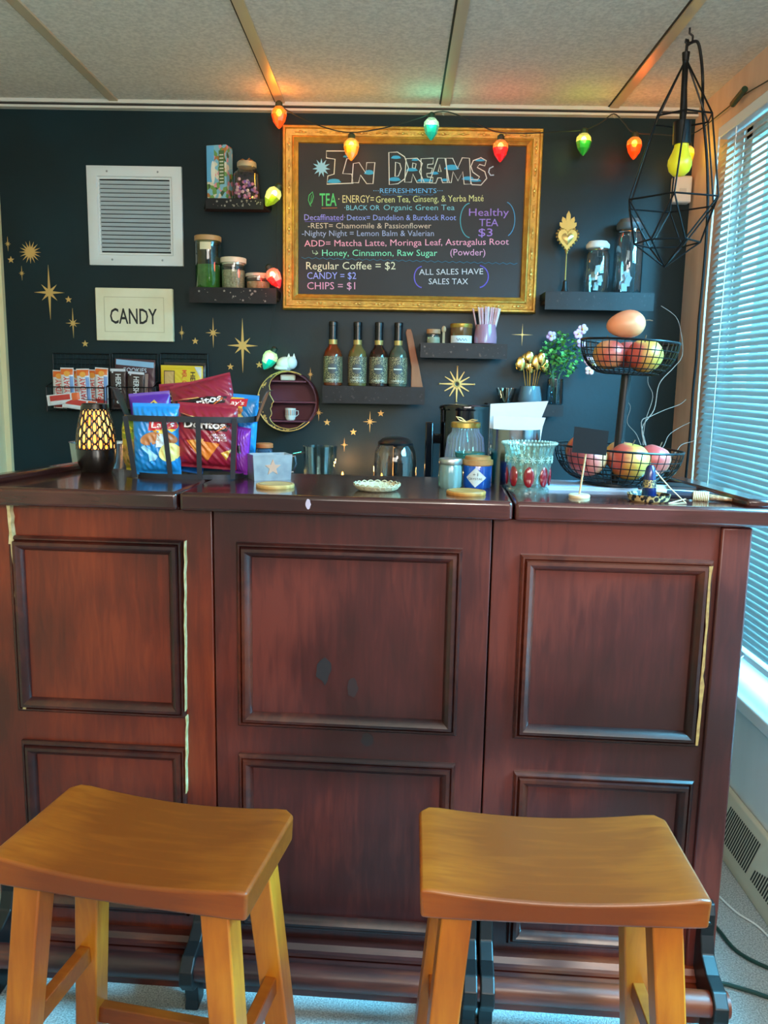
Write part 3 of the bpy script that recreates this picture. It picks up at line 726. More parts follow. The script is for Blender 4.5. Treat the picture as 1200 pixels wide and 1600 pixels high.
for i in range(46):
    a = rn.uniform(0, 2 * PI); q = r * 0.80 * math.sqrt(rn.random()); z = 0.006 + rn.random() * h * 0.5
    b.ball((q * math.cos(a), q * math.sin(a), z + 0.003), (0.006, 0.006, 0.006), 8, 5, rn.choice((0, 0, 1, 2)))
o = b.build('sweets', [M('D88CB8', 0.5), M('8C68C0', 0.5), M('E8D0DC', 0.5)], jr); o['kind'] = 'stuff'
MB().lathe([(r * 0.58, h * 0.86), (r * 0.68, h * 0.87), (r * 0.68, h * 0.97), (r * 0.64, h)], 24).build('lid', M('C0B090', 0.4, 0.4), jr)
b = MB(); zt = h * 1.01
for s in (-1, 1):
    b.tube([(0, -r * 0.2, zt + 0.001), (s * r * 0.25, -r * 0.22, zt + 0.007), (s * r * 0.5, -r * 0.2, zt + 0.003), (s * r * 0.2, -r * 0.2, zt + 0.0015)], 0.0016, 5)
b.tube([(0, -r * 0.2, zt), (r * 0.25, -r * 0.3, zt + 0.01)], 0.0014, 5); b.build('twine_bow', M('B07838', 0.8), jr)
# ---- lower left shelf: three canisters
def canister(x, wpx, hpx, label, lidm, fillm, fillh, glass, lidh=9, tagged=False, lumpy=False):
    p = on(x, zB); k = mpp(p); r = wpx * k / 2; h = hpx * k; lh = lidh * k
    t = thing('storage_canister', label, 'canister', p, group='canisters on the lower left shelf')
    MB().lathe([(r * 0.97, 0.0), (r, 0.002), (r, h - lh)], 28, cap=False).build('glass', glass, t)
    MB().lathe([(r * 0.9, 0.002), (r * 0.92, 0.004), (r * 0.92, (h - lh) * fillh), (r * 0.6, (h - lh) * fillh * 1.03), (0, (h - lh) * fillh * 1.01)], 24).build('filling', fillm, t)
    MB().lathe([(r * 0.9, h - lh - 0.006), (r * 0.9, h - lh), (r * 1.05, h - lh), (r * 1.06, h - 0.002), (r * 1.0, h)], 28).build('lid', lidm, t, bevel=0.0008)
    if tagged:
        b = MB(); pts = []
        for s in range(9):
            a = -PI / 2 + (s - 4) / 4 * 0.45; pts.append((r * 1.012 * math.cos(a), r * 1.012 * math.sin(a)))
        vs = [(x_, y_, z_) for z_ in (h * 0.72, h * 0.86) for x_, y_ in pts]
        b.add(vs, [(i, i + 1, 9 + i + 1, 9 + i) for i in range(8)]); b.build('paper_label', M('D8D0A8', 0.7), t)
    return t
canister(326, 39, 79, 'tall glass canister of green powder with a wooden lid on lower left shelf', M('B08A58', 0.5), M('6E9A4C', 0.8, hex2='88B060', scale=60), 0.5, GLASS('A8C8A0', 0.8), 8, True)
canister(365, 38, 47, 'medium glass canister of pale oats with a cream lid on the lower left shelf', M('D8CDB0', 0.6), M('B8AE84', 0.9, hex2='8C8460', scale=160, bump=0.6), 0.72, GLS, 8)
canister(404, 38, 24, 'low wide glass canister of tan powder beside a red bulb', M('C0B8A4', 0.5), M('B89468', 0.9, hex2='A07C50', scale=80), 0.6, GLS, 5)
# ---- syrup bottle shelf
def label_mat():
    m = bpy.data.materials.new('syrup_label'); m.use_nodes = True; n = m.node_tree.nodes; L = m.node_tree.links
    t = n.new('ShaderNodeTexCoord'); mp = n.new('ShaderNodeMapping'); mp.inputs['Scale'].default_value = (1, 1, 1)
    v = n.new('ShaderNodeTexVoronoi'); v.feature = 'DISTANCE_TO_EDGE'; v.inputs['Scale'].default_value = 170
    r = n.new('ShaderNodeValToRGB'); r.color_ramp.interpolation = 'CONSTANT'; e = r.color_ramp.elements
    e[0].color = lin('A0926C'); e[1].position = 0.09; e[1].color = lin('1C1A18')
    L.new(t.outputs['Object'], mp.inputs[0]); L.new(mp.outputs[0], v.inputs['Vector']); L.new(v.outputs['Distance'], r.inputs[0])
    L.new(r.outputs[0], n['Principled BSDF'].inputs['Base Color']); n['Principled BSDF'].inputs['Roughness'].default_value = 0.45
    return m
LBL = label_mat()
def curved_text(parent, s, r, zc, width, cap, col, name='lettering', y=0, cx=0):
    b = MB(); a0 = width / 2
    text_into(b, s, -a0, zc, width, cap, L=0.004, fn=lambda p: Vector((r * math.sin(p.x / r), -r * math.cos(p.x / r), p.z)))
    return b.build(name, M(col, 0.6), parent, smooth=False)
def curved_disc(mb, r, zc, rad, m=0, off=0.0006, rx=None, shape=None):
    pts = shape or circ(rad, 20)
    if shape: pts = [(a[0] + (e[0] - a[0]) * q / 8, a[1] + (e[1] - a[1]) * q / 8) for a, e in zip(shape, shape[1:] + shape[:1]) for q in range(8)]
    vs = [(0, 0, 0)]; fs = []
    N = len(pts)
    for q in (0.34, 0.67, 1): vs += [(x * q, 0, z * q) for x, z in pts]
    for i in range(N):
        j = (i + 1) % N; fs.append((0, 1 + i, 1 + j))
        for l in range(2): fs.append((1 + l * N + i, 1 + (l + 1) * N + i, 1 + (l + 1) * N + j, 1 + l * N + j))
    R = r + off
    return mb.add(vs, fs, m, lambda p: Vector((R * math.sin(p.x / r), -R * math.cos(p.x / r), zc + p.z)))
def syrup(x, liquid, word, lab):
    p = on(x, zC, 3.135); k = mpp(p); h = 98 * k; r = 14.5 * k
    t = thing('syrup_bottle', lab, 'bottle', p, group='syrup bottles on the long black shelf')
    MB().lathe([(r * 0.9, 0), (r, 0.003), (r, h * 0.47), (r * 0.9, h * 0.54), (r * 0.55, h * 0.61), (r * 0.42, h * 0.66), (r * 0.40, h * 0.72)], 28).build('bottle_glass', liquid, t)
    MB().lathe([(r * 1.02, h * 0.05), (r * 1.02, h * 0.46)], 28, cap=False).build('paper_label', LBL, t)
    MB().lathe([(r * 0.44, h * 0.70), (r * 0.45, h * 0.93), (r * 0.48, h * 0.935), (r * 0.48, h * 0.99), (r * 0.42, h)], 20).build('cap', M('141416', 0.25), t)
    MB().lathe([(r * 0.45, h * 0.64), (r * 0.46, h * 0.72)], 20, cap=False).build('neck_band', M('B89858', 0.4, 0.5), t)
    b = MB(); curved_disc(b, r * 1.03, h * 0.27, r * 0.52); b.build('roundel', M('4A4C4C', 0.5), t, smooth=False)
    b = MB(); b.box(-r * 0.42, r * 0.42, -r * 1.085, -r * 1.075, h * 0.262, h * 0.28); b.build('roundel_line', M('D8D4C0', 0.6), t, smooth=False)
    curved_text(t, word[-1], r * 1.045, h * 0.075, min(r * 1.5, r * 0.22 * len(word[-1])), h * 0.035, 'E0DCC8')
    if len(word) > 1: curved_text(t, word[0], r * 1.045, h * 0.12, r * 0.9, h * 0.03, 'E0DCC8')
    return t
syrup(520, M('6A2E14', 0.08, spec=0.6), ['HAZELNUT'], 'amber hazelnut syrup bottle, first of the row from the moon shelf')
syrup(558, M('6A5A30', 0.08, spec=0.6), ['FRENCH', 'VANILLA'], 'pale syrup bottle, second of the row from the moon shelf')
syrup(591, M('2E1812', 0.08, spec=0.6), ['CARAMEL'], 'dark brown caramel syrup bottle, third of the row from the moon shelf')
syrup(621, M('4A4E40', 0.08, spec=0.6), ['VANILLA'], 'pale syrup bottle next to the wooden scraper')
p = on(650, zC, 3.12); k = mpp(p)
wd_ = thing('wooden_scraper', 'reddish wooden paddle leaning against the last syrup bottle', 'utensil', p)
b = MB(); H = 90 * k
pts = [(11 * k, 0), (4 * k, 0.36 * H), (-7.5 * k, 0.93 * H), (-10 * k, H), (-16 * k, H), (-18 * k, 0.94 * H), (-8 * k, 0.36 * H), (-8 * k, 0)]
b.prism_xz(pts, 0.0, 0.006); o = b.build('paddle', M('A05A30', 0.5, hex2='8A4824', scale=12, stretch=(4, 4, 0.5)), wd_, bevel=0.002); o.rotation_euler = (math.radians(-6), 0, 0)
# ---- shelf under the menu: little jar, spoon, honey jar, straws
p = on(677, zD); k = mpp(p); r = 11.5 * k; h = 22 * k
t = thing('spice_jar', 'tiny glass jar with wooden lid at the left end of the straw shelf', 'jar', p)
MB().lathe([(r * 0.95, 0), (r, 0.002), (r, h * 0.62), (r * 0.85, h * 0.7)], 20, cap=False).build('glass', GLS, t)
MB().lathe([(r * 0.85, 0.001), (r * 0.88, 0.003), (r * 0.88, h * 0.45), (0, h * 0.47)], 20).build('filling', M('C8B898', 0.8), t)
MB().lathe([(r * 0.9, h * 0.68), (r * 0.95, h * 0.7), (r * 0.95, h * 0.96), (r * 0.9, h)], 20).build('lid', M('B08058', 0.5), t)
p = on(693, zD, 3.12); k = mpp(p)
t = thing('wooden_spoon', 'tiny upright wooden spoon between two jars on the straw shelf', 'spoon', p)
MB().box(-1.8 * k, 1.8 * k, 0, 0.003, 0, 18 * k).ball((0, 0.0015, 22 * k), (3.6 * k, 0.003, 5.5 * k), 10, 6).build('spoon', M('B09068', 0.6), t)
p = on(720, zD); k = mpp(p); r = 17.5 * k; h = 31 * k
t = thing('honey_jar', 'squat brown honey jar with gold lid and white label, under the menu', 'jar', p)
MB().lathe([(r * 0.95, 0), (r, 0.003), (r, h * 0.8)], 28).build('jar_body', M('6A4420', 0.1, coat=0.4), t)
MB().lathe([(r * 0.98, h * 0.78), (r * 1.0, h * 0.8), (r * 1.0, h * 0.97), (r * 0.95, h)], 28).build('lid', M('B89040', 0.35, 0.7), t)
b = MB(); vs = []
for z in (h * 0.05, h * 0.4):
    for s in range(11):
        a = -PI / 2 + (s - 5) / 5 * 1.15; vs.append((r * 1.012 * math.cos(a), r * 1.012 * math.sin(a), z))
b.add(vs, [(i, i + 1, 12 + i, 11 + i) for i in range(10)]); b.build('paper_label', M('D8DCDC', 0.6), t)
b = MB(); b.tube([(r * 1.02 * math.sin(q), -r * 1.02 * math.cos(q), h * 0.2 + h * 0.05 * math.sin(q * 24)) for q in [(-0.5 + i / 30) for i in range(31)]], 0.0008, 4); b.build('scribble', M('404448', 0.7), t)
p = on(758, zD, 3.125); k = mpp(p); r = 18 * k; h = 30 * k
IRI = GLASS('E8C8D8', 1.0, 0.08, 0.5, 'D8A0B8', irid=True)
t = thing('straw_cup', 'small iridescent pink cup holding straws on the shelf under the menu', 'cup', p)
MB().lathe([(r * 0.75, 0), (r * 0.98, 0.004), (r, h * 0.35), (r * 0.86, h), (r * 0.82, h), (r * 0.95, h * 0.35), (r * 0.7, 0.004), (0, 0.004)], 28).build('cup_body', IRI, t)
rn = random.Random(5); STR = M('E0A8B4', 0.55, hex2='ECC8CC', scale=40); STW = M('ECDCDC', 0.55)
base = p.copy(); first = None
for i in range(46):
    a = rn.uniform(0, 2 * PI); q = math.sqrt(rn.random()); bx_, by_ = r * 0.55 * q * math.cos(a), r * 0.5 * q * math.sin(a)
    tx, ty = 22 * k * (bx_ / (r * 0.55)), r * 0.75 * q * math.sin(a); tz = 57 * k - abs(tx) * 0.12 + rn.uniform(-1, 1) * k
    o = MB().tube([(bx_, by_, 0.006), (tx, ty, tz)], 0.0021, 5).build('drinking_straw', STR if i % 3 else STW, loc=base)
    tag(o, 'pink paper straw fanned out in the iridescent cup under the menu', 'straw', 'paper straws in the iridescent cup')
# ---- shelf right of the menu: heart, clip jar, tall jar
p = on(882, zE); k = mpp(p)
t = thing('heart_ornament', 'gold flaming heart ornament on a thin stand right of the menu', 'ornament', p)
GO2 = M('B8924C', 0.4, 0.75)
MB().lathe([(9 * k, 0), (9 * k, 0.003), (6 * k, 0.006), (4 * k, 7 * k), (3.2 * k, 18 * k), (0.8 * k, 20 * k)], 16).build('base', BLACK, t)
MB().tube([(0, 0, 18 * k), (0, 0, 62 * k)], 0.9 * k, 8).build('stem', GO2, t)
def heart(sx, sz, n=32): return [(sx * 16 * math.sin(q) ** 3 / 16, sz * (13 * math.cos(q) - 5 * math.cos(2 * q) - 2 * math.cos(3 * q) - math.cos(4 * q)) / 15) for q in [2 * PI * i / n for i in range(n)]]
zc = 82 * k; b = MB()
H1 = heart(15 * k, 17 * k); H2 = heart(9 * k, 10 * k)
b.prism_xz([(x, z + zc) for x, z in H1], -0.004, 0.006); hb = b.build('heart_plate', GO2, t, bevel=0.002)
b = MB(); 
for x, z in heart(16.5 * k, 18.5 * k, 30): b.ball((x, 0, z + zc), 1.9 * k, 8, 5)
b.build('beaded_border', GO2, hb)
vs = [(0, -0.012, zc)] + [(x, -0.004, z + zc) for x, z in H2]; N = len(H2)
MB().add(vs, [(0, 1 + i, 1 + (i + 1) % N) for i in range(N)]).build('heart_boss', M('D0AC68', 0.3, 0.75), hb)
fl = MB()
for a, Ln in ((-0.75, 19), (-0.38, 24), (0, 31), (0.38, 24), (0.75, 19)):
    c, s = math.cos(a), math.sin(a); z0 = zc + 10 * k
    P = [(0, 0), (3.4, 0.62 * Ln), (3.0, 0.82 * Ln), (0, Ln), (-3.0, 0.82 * Ln), (-3.4, 0.62 * Ln)]
    fl.prism_xz([(k * (x * c + z * s), z0 + k * (-x * s + z * c)) for x, z in P], -0.002 - 0.0005 * Ln / 10, 0.003)
fl.build('flames', GO2, t, smooth=False)
def clipjar(x, wpx, hpx, Y, label, lidm, sq=False):
    p = on(x, zE, Y); k = mpp(p); r = wpx * k / 2; h = hpx * k
    t = thing('glass_jar', label, 'jar', p)
    MB().lathe([(r * 0.96, 0), (r, 0.003), (r, h * 0.72), (r * 0.82, h * 0.80), (r * 0.82, h * 0.86)], 28, cap=False).build('glass', GLASS('DCE8EA', 1.0), t)
    MB().lathe([(r * 0.86, h * 0.86), (r * 0.92, h * 0.88), (r * 0.92, h * 0.94), (r * 0.7, h)], 28).build('lid', lidm, t)
    b = MB(); b.tube([(r * 0.9 * math.cos(q), r * 0.9 * math.sin(q), h * 0.82) for q in [2 * PI * i / 24 for i in range(24)]], 0.0012, 5, closed=True)
    b.tube([(-r * 0.2, -r * 0.9, h * 0.82), (-r * 0.2, -r * 1.0, h * 0.68), (r * 0.2, -r * 1.0, h * 0.68), (r * 0.2, -r * 0.9, h * 0.82)], 0.0012, 5); b.build('wire_clip', STEEL, t)
    return t, r, h, k
def packets(t, r, h, n, seed, name, cols, hmax, sz=(0.02, 0.024)):
    rn = random.Random(seed)
    for i in range(n):
        a = rn.uniform(0, 2 * PI); q = r * 0.45 * rn.random(); z = 0.006 + (i + 0.5) / n * h * hmax * 0.75
        w, hh = sz[0] * rn.uniform(0.8, 1.1) / 2, sz[1] * rn.uniform(0.8, 1.1) / 2
        b = MB(); b.box(-w, w, -0.0015, 0.0015, -hh, hh)
        o = b.build(name, M(rn.choice(cols), 0.6), bevel=0.001)
        pp = Vector(t.location) + Vector((q * math.cos(a), q * math.sin(a), z + hh)); o.location = pp; o.rotation_euler = (rn.uniform(-.3, .3), rn.uniform(-.5, .5), rn.uniform(-.6, .6))
        yield o
t, r, h, k = clipjar(930, 39, 78, 3.125, 'short clip top glass jar of white packets right of the heart ornament', M('D8D8D0', 0.4))
for o in packets(t, r, h, 8, 4, 'tea_packet', ('C8D0CC', 'B8B8A8', 'D8DCD8'), 0.55): tag(o, 'pale paper packet inside the short clip top jar', 'packet', 'packets in the short jar')
t, r, h, k = clipjar(978, 44, 112, 3.135, 'tall glass jar of white paper packets at the right end of its shelf', M('5A6064', 0.4, 0.3))
for o in packets(t, r, h, 6, 9, 'paper_packet', ('D0C8CC', 'C8C4C8'), 0.28, (0.026, 0.028)): tag(o, 'white paper packet in the bottom of the tall jar', 'packet', 'packets in the tall jar')
# ---- low shelf: stirrer glass, spoon cup, flowers
p = on(790, zF, 3.125); k = mpp(p); r = 16 * k; h = 24 * k
t = thing('stirrer_glass', 'small tapered glass of coloured stirrers left of the gold spoons', 'glass', p)
MB().lathe([(r * 0.6, 0), (r, h), (r * 0.94, h), (r * 0.55, 0.004), (0, 0.004)], 24).build('glass', GLASS('D8D8D4', 0.9), t)
rn = random.Random(8)
for i in range(9):
    a = rn.uniform(0, 2 * PI); q = rn.random()
    o = MB().tube([(r * 0.25 * q * math.cos(a), r * 0.25 * q * math.sin(a), 0.006), (r * 0.8 * math.cos(a), r * 0.5 * math.sin(a), h * 1.02)], 0.0017, 5).build('coffee_stirrer', M(('C8A078', 'E0D8C8', 'B06838', '40302A')[i % 4], 0.5), loc=p)
    tag(o, 'thin stirrer in the small glass left of the gold spoons', 'stirrer', 'stirrers in the small glass')
p = on(827, zF, 3.125); k = mpp(p); r = 19 * k; h = 28 * k
t = thing('spoon_cup', 'iridescent silver cup full of gold cutlery on the low black shelf', 'cup', p)
MB().lathe([(r * 0.85, 0), (r * 1.0, h * 0.25), (r * 0.8, h), (r * 0.76, h), (r * 0.94, h * 0.25), (r * 0.8, 0.004), (0, 0.004)], 28).build('cup_body', GLASS('A8B0B4', 1.0, 0.1, 0.4, '8A98A0', irid=True), t)
GS = M('E0B868', 0.18, 1.0)
rn = random.Random(12)
for i, (tx, tz, bw, bh) in enumerate(((-14, 62, 6, 9), (-7, 66, 6.5, 10), (0, 58, 6, 9), (7, 64, 6, 10), (13, 70, 5, 9), (18, 60, 6, 9), (-3, 72, 5.5, 8))):
    b = MB(); y = rn.uniform(-0.3, 0.3) * r
    b.tube([(tx * k * 0.25, y * 0.5, 0.008), (tx * k * 0.8, y, (tz - bh) * k)], 0.0016, 6)
    b.ball((tx * k * 1.15, y, tz * k), (bw * k * 1.35, 0.005, bh * k * 1.25), 14, 8)
    o = b.build('gold_spoon', GS, loc=p); tag(o, 'shiny gold spoon standing in the iridescent cup beside the flowers', 'spoon', 'gold spoons in the cup')
p = on(866, zF, 3.12); k = mpp(p)
t = thing('flower_vase', 'glass vase of green leaves with pink and lilac flowers on the low shelf', 'flowers', p)
MB().lathe([(12 * k, 0), (13 * k, 0.004), (12.5 * k, 40 * k), (11.8 * k, 40 * k), (12 * k, 0.006), (0, 0.006)], 24).build('vase', GLASS('C8D4D8', 0.9), t)
rn = random.Random(21); b = MB()
for i in range(300):
    a, e_ = rn.uniform(0, 2 * PI), rn.uniform(-1, 1); q = rn.random() ** 0.4
    c = Vector((6 * k + 34 * k * q * math.cos(a) * math.sqrt(1 - e_ * e_), 16 * k * q * math.sin(a) * math.sqrt(1 - e_ * e_) - 4 * k, 74 * k + 38 * k * q * e_))
    s = rn.uniform(4.5, 8.5) * k; R = Euler((rn.uniform(-1, 1), rn.uniform(-0.9, 0.9), rn.uniform(0, 2 * PI))).to_matrix()
    lf = [(-s * 0.5, 0, 0), (0, -s * 0.42, s * 0.12), (s * 0.6, 0, 0), (0, s * 0.42, s * 0.12)]
    b.add(lf, [(0, 1, 2), (0, 2, 3)], rn.choice((0, 0, 1, 2)), lambda p, R=R, c=c: R @ p + c)
for i in range(8):
    a = rn.uniform(0, 2 * PI); b.tube([(0, 0, 0.01), (6 * k * math.cos(a), 6 * k * math.sin(a), 45 * k), (22 * k * math.cos(a) + 4 * k, 10 * k * math.sin(a), 80 * k)], 0.0012, 5, 1)
b.build('foliage', [M('4E8C3C', 0.5), M('2F6430', 0.5), M('7AAE54', 0.5)], t)
for dx, dz, col in ((-13, 104, 'C8A0D0'), (34, 115, 'D8B0CC'), (28, 108, 'DCA4CC'), (48, 54, 'E8B8B4'), (52, 62, 'E8C8B8'), (46, 68, 'E0A8B0'), (33, 95, 'CDA0C8')):
    b = MB()
    for j in range(5):
        a = 2 * PI * j / 5 + dx; b.ball((dx * k + 4.2 * k * math.cos(a), -18 * k + rn.uniform(-2, 2) * k, dz * k + 4.2 * k * math.sin(a)), (3.6 * k, 1.6 * k, 3.6 * k), 8, 6)
    b.ball((dx * k, -20 * k, dz * k), 1.8 * k, 8, 5, 1)
    b.build('flower', [M(col, 0.7), M('E0C060', 0.6)], t)

# ================================================================== MOON SHELF
MY = 3.11
c = W(449, 627, MY); k = mpp(c)
t = thing('moon_shelf', 'round black and burgundy moon face shelf trimmed in gold on the wall', 'shelf', (c.x, MY, c.z - 46 * k))
R = 46 * k; zc = R; dep = YB - MY - 0.001
BURG = M('5C2233', 0.6); BURGD = M('4A1A2A', 0.6)
b = MB(); b.prism_xz(circ(R, 48, 0, zc), dep - 0.006, dep); b.build('back_panel', BURG, t)
vs, fs = [], []; N = 48
for q, yy in ((R, 0.0), (R, dep), (R - 0.005, dep), (R - 0.005, 0.0)):
    vs += [(q * math.cos(2 * PI * i / N), yy, zc + q * math.sin(2 * PI * i / N)) for i in range(N)]
for l in range(4):
    for i in range(N): fs.append((l * N + i, l * N + (i + 1) % N, ((l + 1) % 4) * N + (i + 1) % N, ((l + 1) % 4) * N + i))
MB().add(vs, fs).build('rim', BURGD, t)
def mp_(cx, cy): return ((380 + cx * 0.11667 - 449) * k, zc - (540 + cy * 0.11667 - 627) * k)
inner = [mp_(*q) for q in ((700, 372), (600, 350), (500, 370), (430, 412), (375, 470), (350, 540), (362, 610), (358, 660), (388, 712), (410, 752), (384, 785), (386, 812), (366, 845), (372, 872), (384, 905), (374, 940), (354, 965), (372, 1010), (420, 1060), (500, 1098), (620, 1118), (730, 1090), (830, 1020))]
a0, a1 = 62, 318
outer = [((R + 0.001) * math.cos(math.radians(a0 + (a1 - a0) * i / 50)), zc + (R + 0.001) * math.sin(math.radians(a0 + (a1 - a0) * i / 50))) for i in range(51)]
# crescent strip between outer arc and the face profile (resampled to the same count)
def resample(P, n):
    d = [0]
    for a, e in zip(P, P[1:]): d.append(d[-1] + math.hypot(e[0] - a[0], e[1] - a[1]))
    out = []
    for i in range(n):
        s = d[-1] * i / (n - 1); j = max(0, min(len(P) - 2, next((q for q in range(len(d) - 1) if d[q + 1] >= s - 1e-9), len(P) - 2)))
        u = (s - d[j]) / max(1e-9, d[j + 1] - d[j]); out.append((P[j][0] + (P[j + 1][0] - P[j][0]) * u, P[j][1] + (P[j + 1][1] - P[j][1]) * u))
    return out
n = 90; Oo = resample(outer, n); Ii = resample(inner, n)
vs = [(x, yy, z) for yy in (-0.004, 0.002) for P in (Oo, Ii) for x, z in P]; fs = []
for i in range(n - 1):
    fs += [(i, i + 1, n + i + 1, n + i), (2 * n + i, 3 * n + i, 3 * n + i + 1, 2 * n + i + 1), (i, 2 * n + i, 2 * n + i + 1, i + 1), (n + i, n + i + 1, 3 * n + i + 1, 3 * n + i)]
fs += [(0, n, 3 * n, 2 * n), (n - 1, 3 * n - 1, 4 * n - 1, 2 * n - 1)]
b = MB().add(vs, fs)
rn = random.Random(2); 
for i in range(46):
    j = rn.randrange(8, n - 10); u = rn.uniform(0.05, 0.32); x = Oo[j][0] + (Ii[j][0] - Oo[j][0]) * u; z = Oo[j][1] + (Ii[j][1] - Oo[j][1]) * u
    q = rn.choice((1.2, 1.6, 2.4)) * k; b.prism_xz([(x + px_, z + pz_) for px_, pz_ in star_poly(5, q, q * 0.45)], -0.0048, -0.0038, 1)
b.build('crescent', [M('101314', 0.45), STG], t, smooth=False)
b = MB(); b.tube([(x, -0.004, z) for x, z in Oo], 0.0022, 6); b.tube([(x, -0.004, z) for x, z in Ii], 0.0016, 6); b.build('gold_trim', STG, t)
tops = []
for yy in (595, 627, 657):
    z = zc - (yy - 627) * k; hw = math.sqrt(max(0, (R - 0.006) ** 2 - (z - zc) ** 2))
    MB().box(-hw, hw, 0.004, dep - 0.006, z - 0.006, z).build('shelf_board', BURG, t, smooth=False); tops.append(z)
zl = c.z - R
def in_moon(x, z): return Vector(((x - 449) * k + c.x, MY + 0.035, zl + z))
p = in_moon(452, tops[2]); cu = thing('tea_cup', 'tiny patterned white cup on the lowest board of the moon shelf', 'cup', p)
r = 8.5 * k; h = 19 * k
b = MB().lathe([(r * 0.7, 0), (r * 0.75, 0.002), (r, h * 0.3), (r, h), (r * 0.9, h), (r * 0.88, 0.004), (0, 0.004)], 24)
for i in range(8):
    a = -PI / 2 + (i - 3.5) * 0.32; b.box(r * 0.99 * math.cos(a) - 0.001, r * 0.99 * math.cos(a) + 0.0012, r * 1.0 * math.sin(a) - 0.001, r * 1.0 * math.sin(a) + 0.001, h * 0.42, h * 0.86, 1 + i % 2)
b.build('cup_body', [M('D8D4C8', 0.3), M('A06048', 0.4), M('5C7A88', 0.4)], cu)
MB().tube([(r * 0.95, 0, h * 0.8), (r * 1.45, 0, h * 0.78), (r * 1.5, 0, h * 0.5), (r * 0.98, 0, h * 0.3)], 0.0018, 6).build('handle', M('D8D4C8', 0.3), cu)
p = in_moon(448, tops[0]); hw = 12 * k
o = MB().box(-hw, hw, -0.008, 0.010, 0, 9.5 * k).build('trinket_box', M('DADAC8', 0.4), bevel=0.006, seg=3, loc=p)
tag(o, 'pale rounded trinket box under the top of the moon shelf', 'box')
p = Vector(((446 - 449) * k + c.x, MY + 0.03, c.z + math.sqrt(R * R - (3 * k) ** 2) + 0.001)); 
cat = thing('cat_figurine', 'white cat figurine curled on top of the moon shelf beside the green bulb', 'figurine', p)
b = MB(); b.ball((-2 * k, 0, 11 * k), (14 * k, 9 * k, 11.5 * k), 20, 12); b.ball((8 * k, -2 * k, 13 * k), (9 * k, 8 * k, 10 * k), 16, 10)
for x in (4, 12): b.add([((x - 3) * k, -4 * k, 20 * k), ((x + 3) * k, -4 * k, 20 * k), (x * k, 1 * k, 20 * k), (x * k, -2 * k, 28 * k)], [(0, 1, 3), (1, 2, 3), (2, 0, 3), (0, 2, 1)])
b.tube([(-14 * k, 0, 8 * k), (-16 * k, -6 * k, 5 * k), (-8 * k, -10 * k, 4 * k), (2 * k, -10 * k, 4 * k)], 0.006, 8)
b.build('body', M('DCE2E0', 0.3), cat)

# ================================================================== CANDY BASKETS
WIREB = M('17181A', 0.4, 0.5)
def candy_basket(x0, x1, label):
    a, e = W(x0, 552, 3.19), W(x1, 552, 3.19); lo = W((x0 + x1) / 2, 642, 3.19).z; hi = a.z; w = e.x - a.x; H = hi - lo
    t = thing('candy_basket', label, 'basket', ((a.x + e.x) / 2, 3.192, lo), group='wire candy baskets on the wall')
    D = 0.075; hf = H * 0.42; g = 0.0011; b = MB()
    for i in range(15):
        x = -w / 2 + w * i / 14; b.tube([(x, 0, H), (x, 0, 0.012), (x, -D + 0.008, 0.0), (x, -D, 0.006), (x, -D, hf)] if i % 2 == 0 else [(x, 0, H), (x, 0, 0)], g * 0.8, 4)
    for i in range(12): z = H * i / 11; b.tube([(-w / 2, 0, z), (w / 2, 0, z)], g * 0.8, 4)
    for i in range(1, 5): y = -D * i / 5; b.tube([(-w / 2, y, 0.004), (w / 2, y, 0.004)], g * 0.8, 4)
    b.tube([(-w / 2, -D, hf * 0.5), (w / 2, -D, hf * 0.5)], g * 0.8, 4)
    b.build('wire_mesh', WIREB, t)
    b = MB()
    for yy, zz in ((0, H), (-D, hf)): b.tube([(-w / 2, yy, zz), (w / 2, yy, zz)], 0.0022, 6)
    for s in (-1, 1):
        b.tube([(s * w / 2, 0, H), (s * w / 2, 0, 0), (s * w / 2, -D, 0.0), (s * w / 2, -D, hf), (s * w / 2, 0, hf + 0.02)], 0.0022, 6)
        for q in range(4): b.tube([(s * w / 2, -D * q / 4, 0), (s * w / 2, -D * q / 4, hf)], g * 0.8, 4)
    b.build('rim_wire', WIREB, t)
    return t, w, H, D
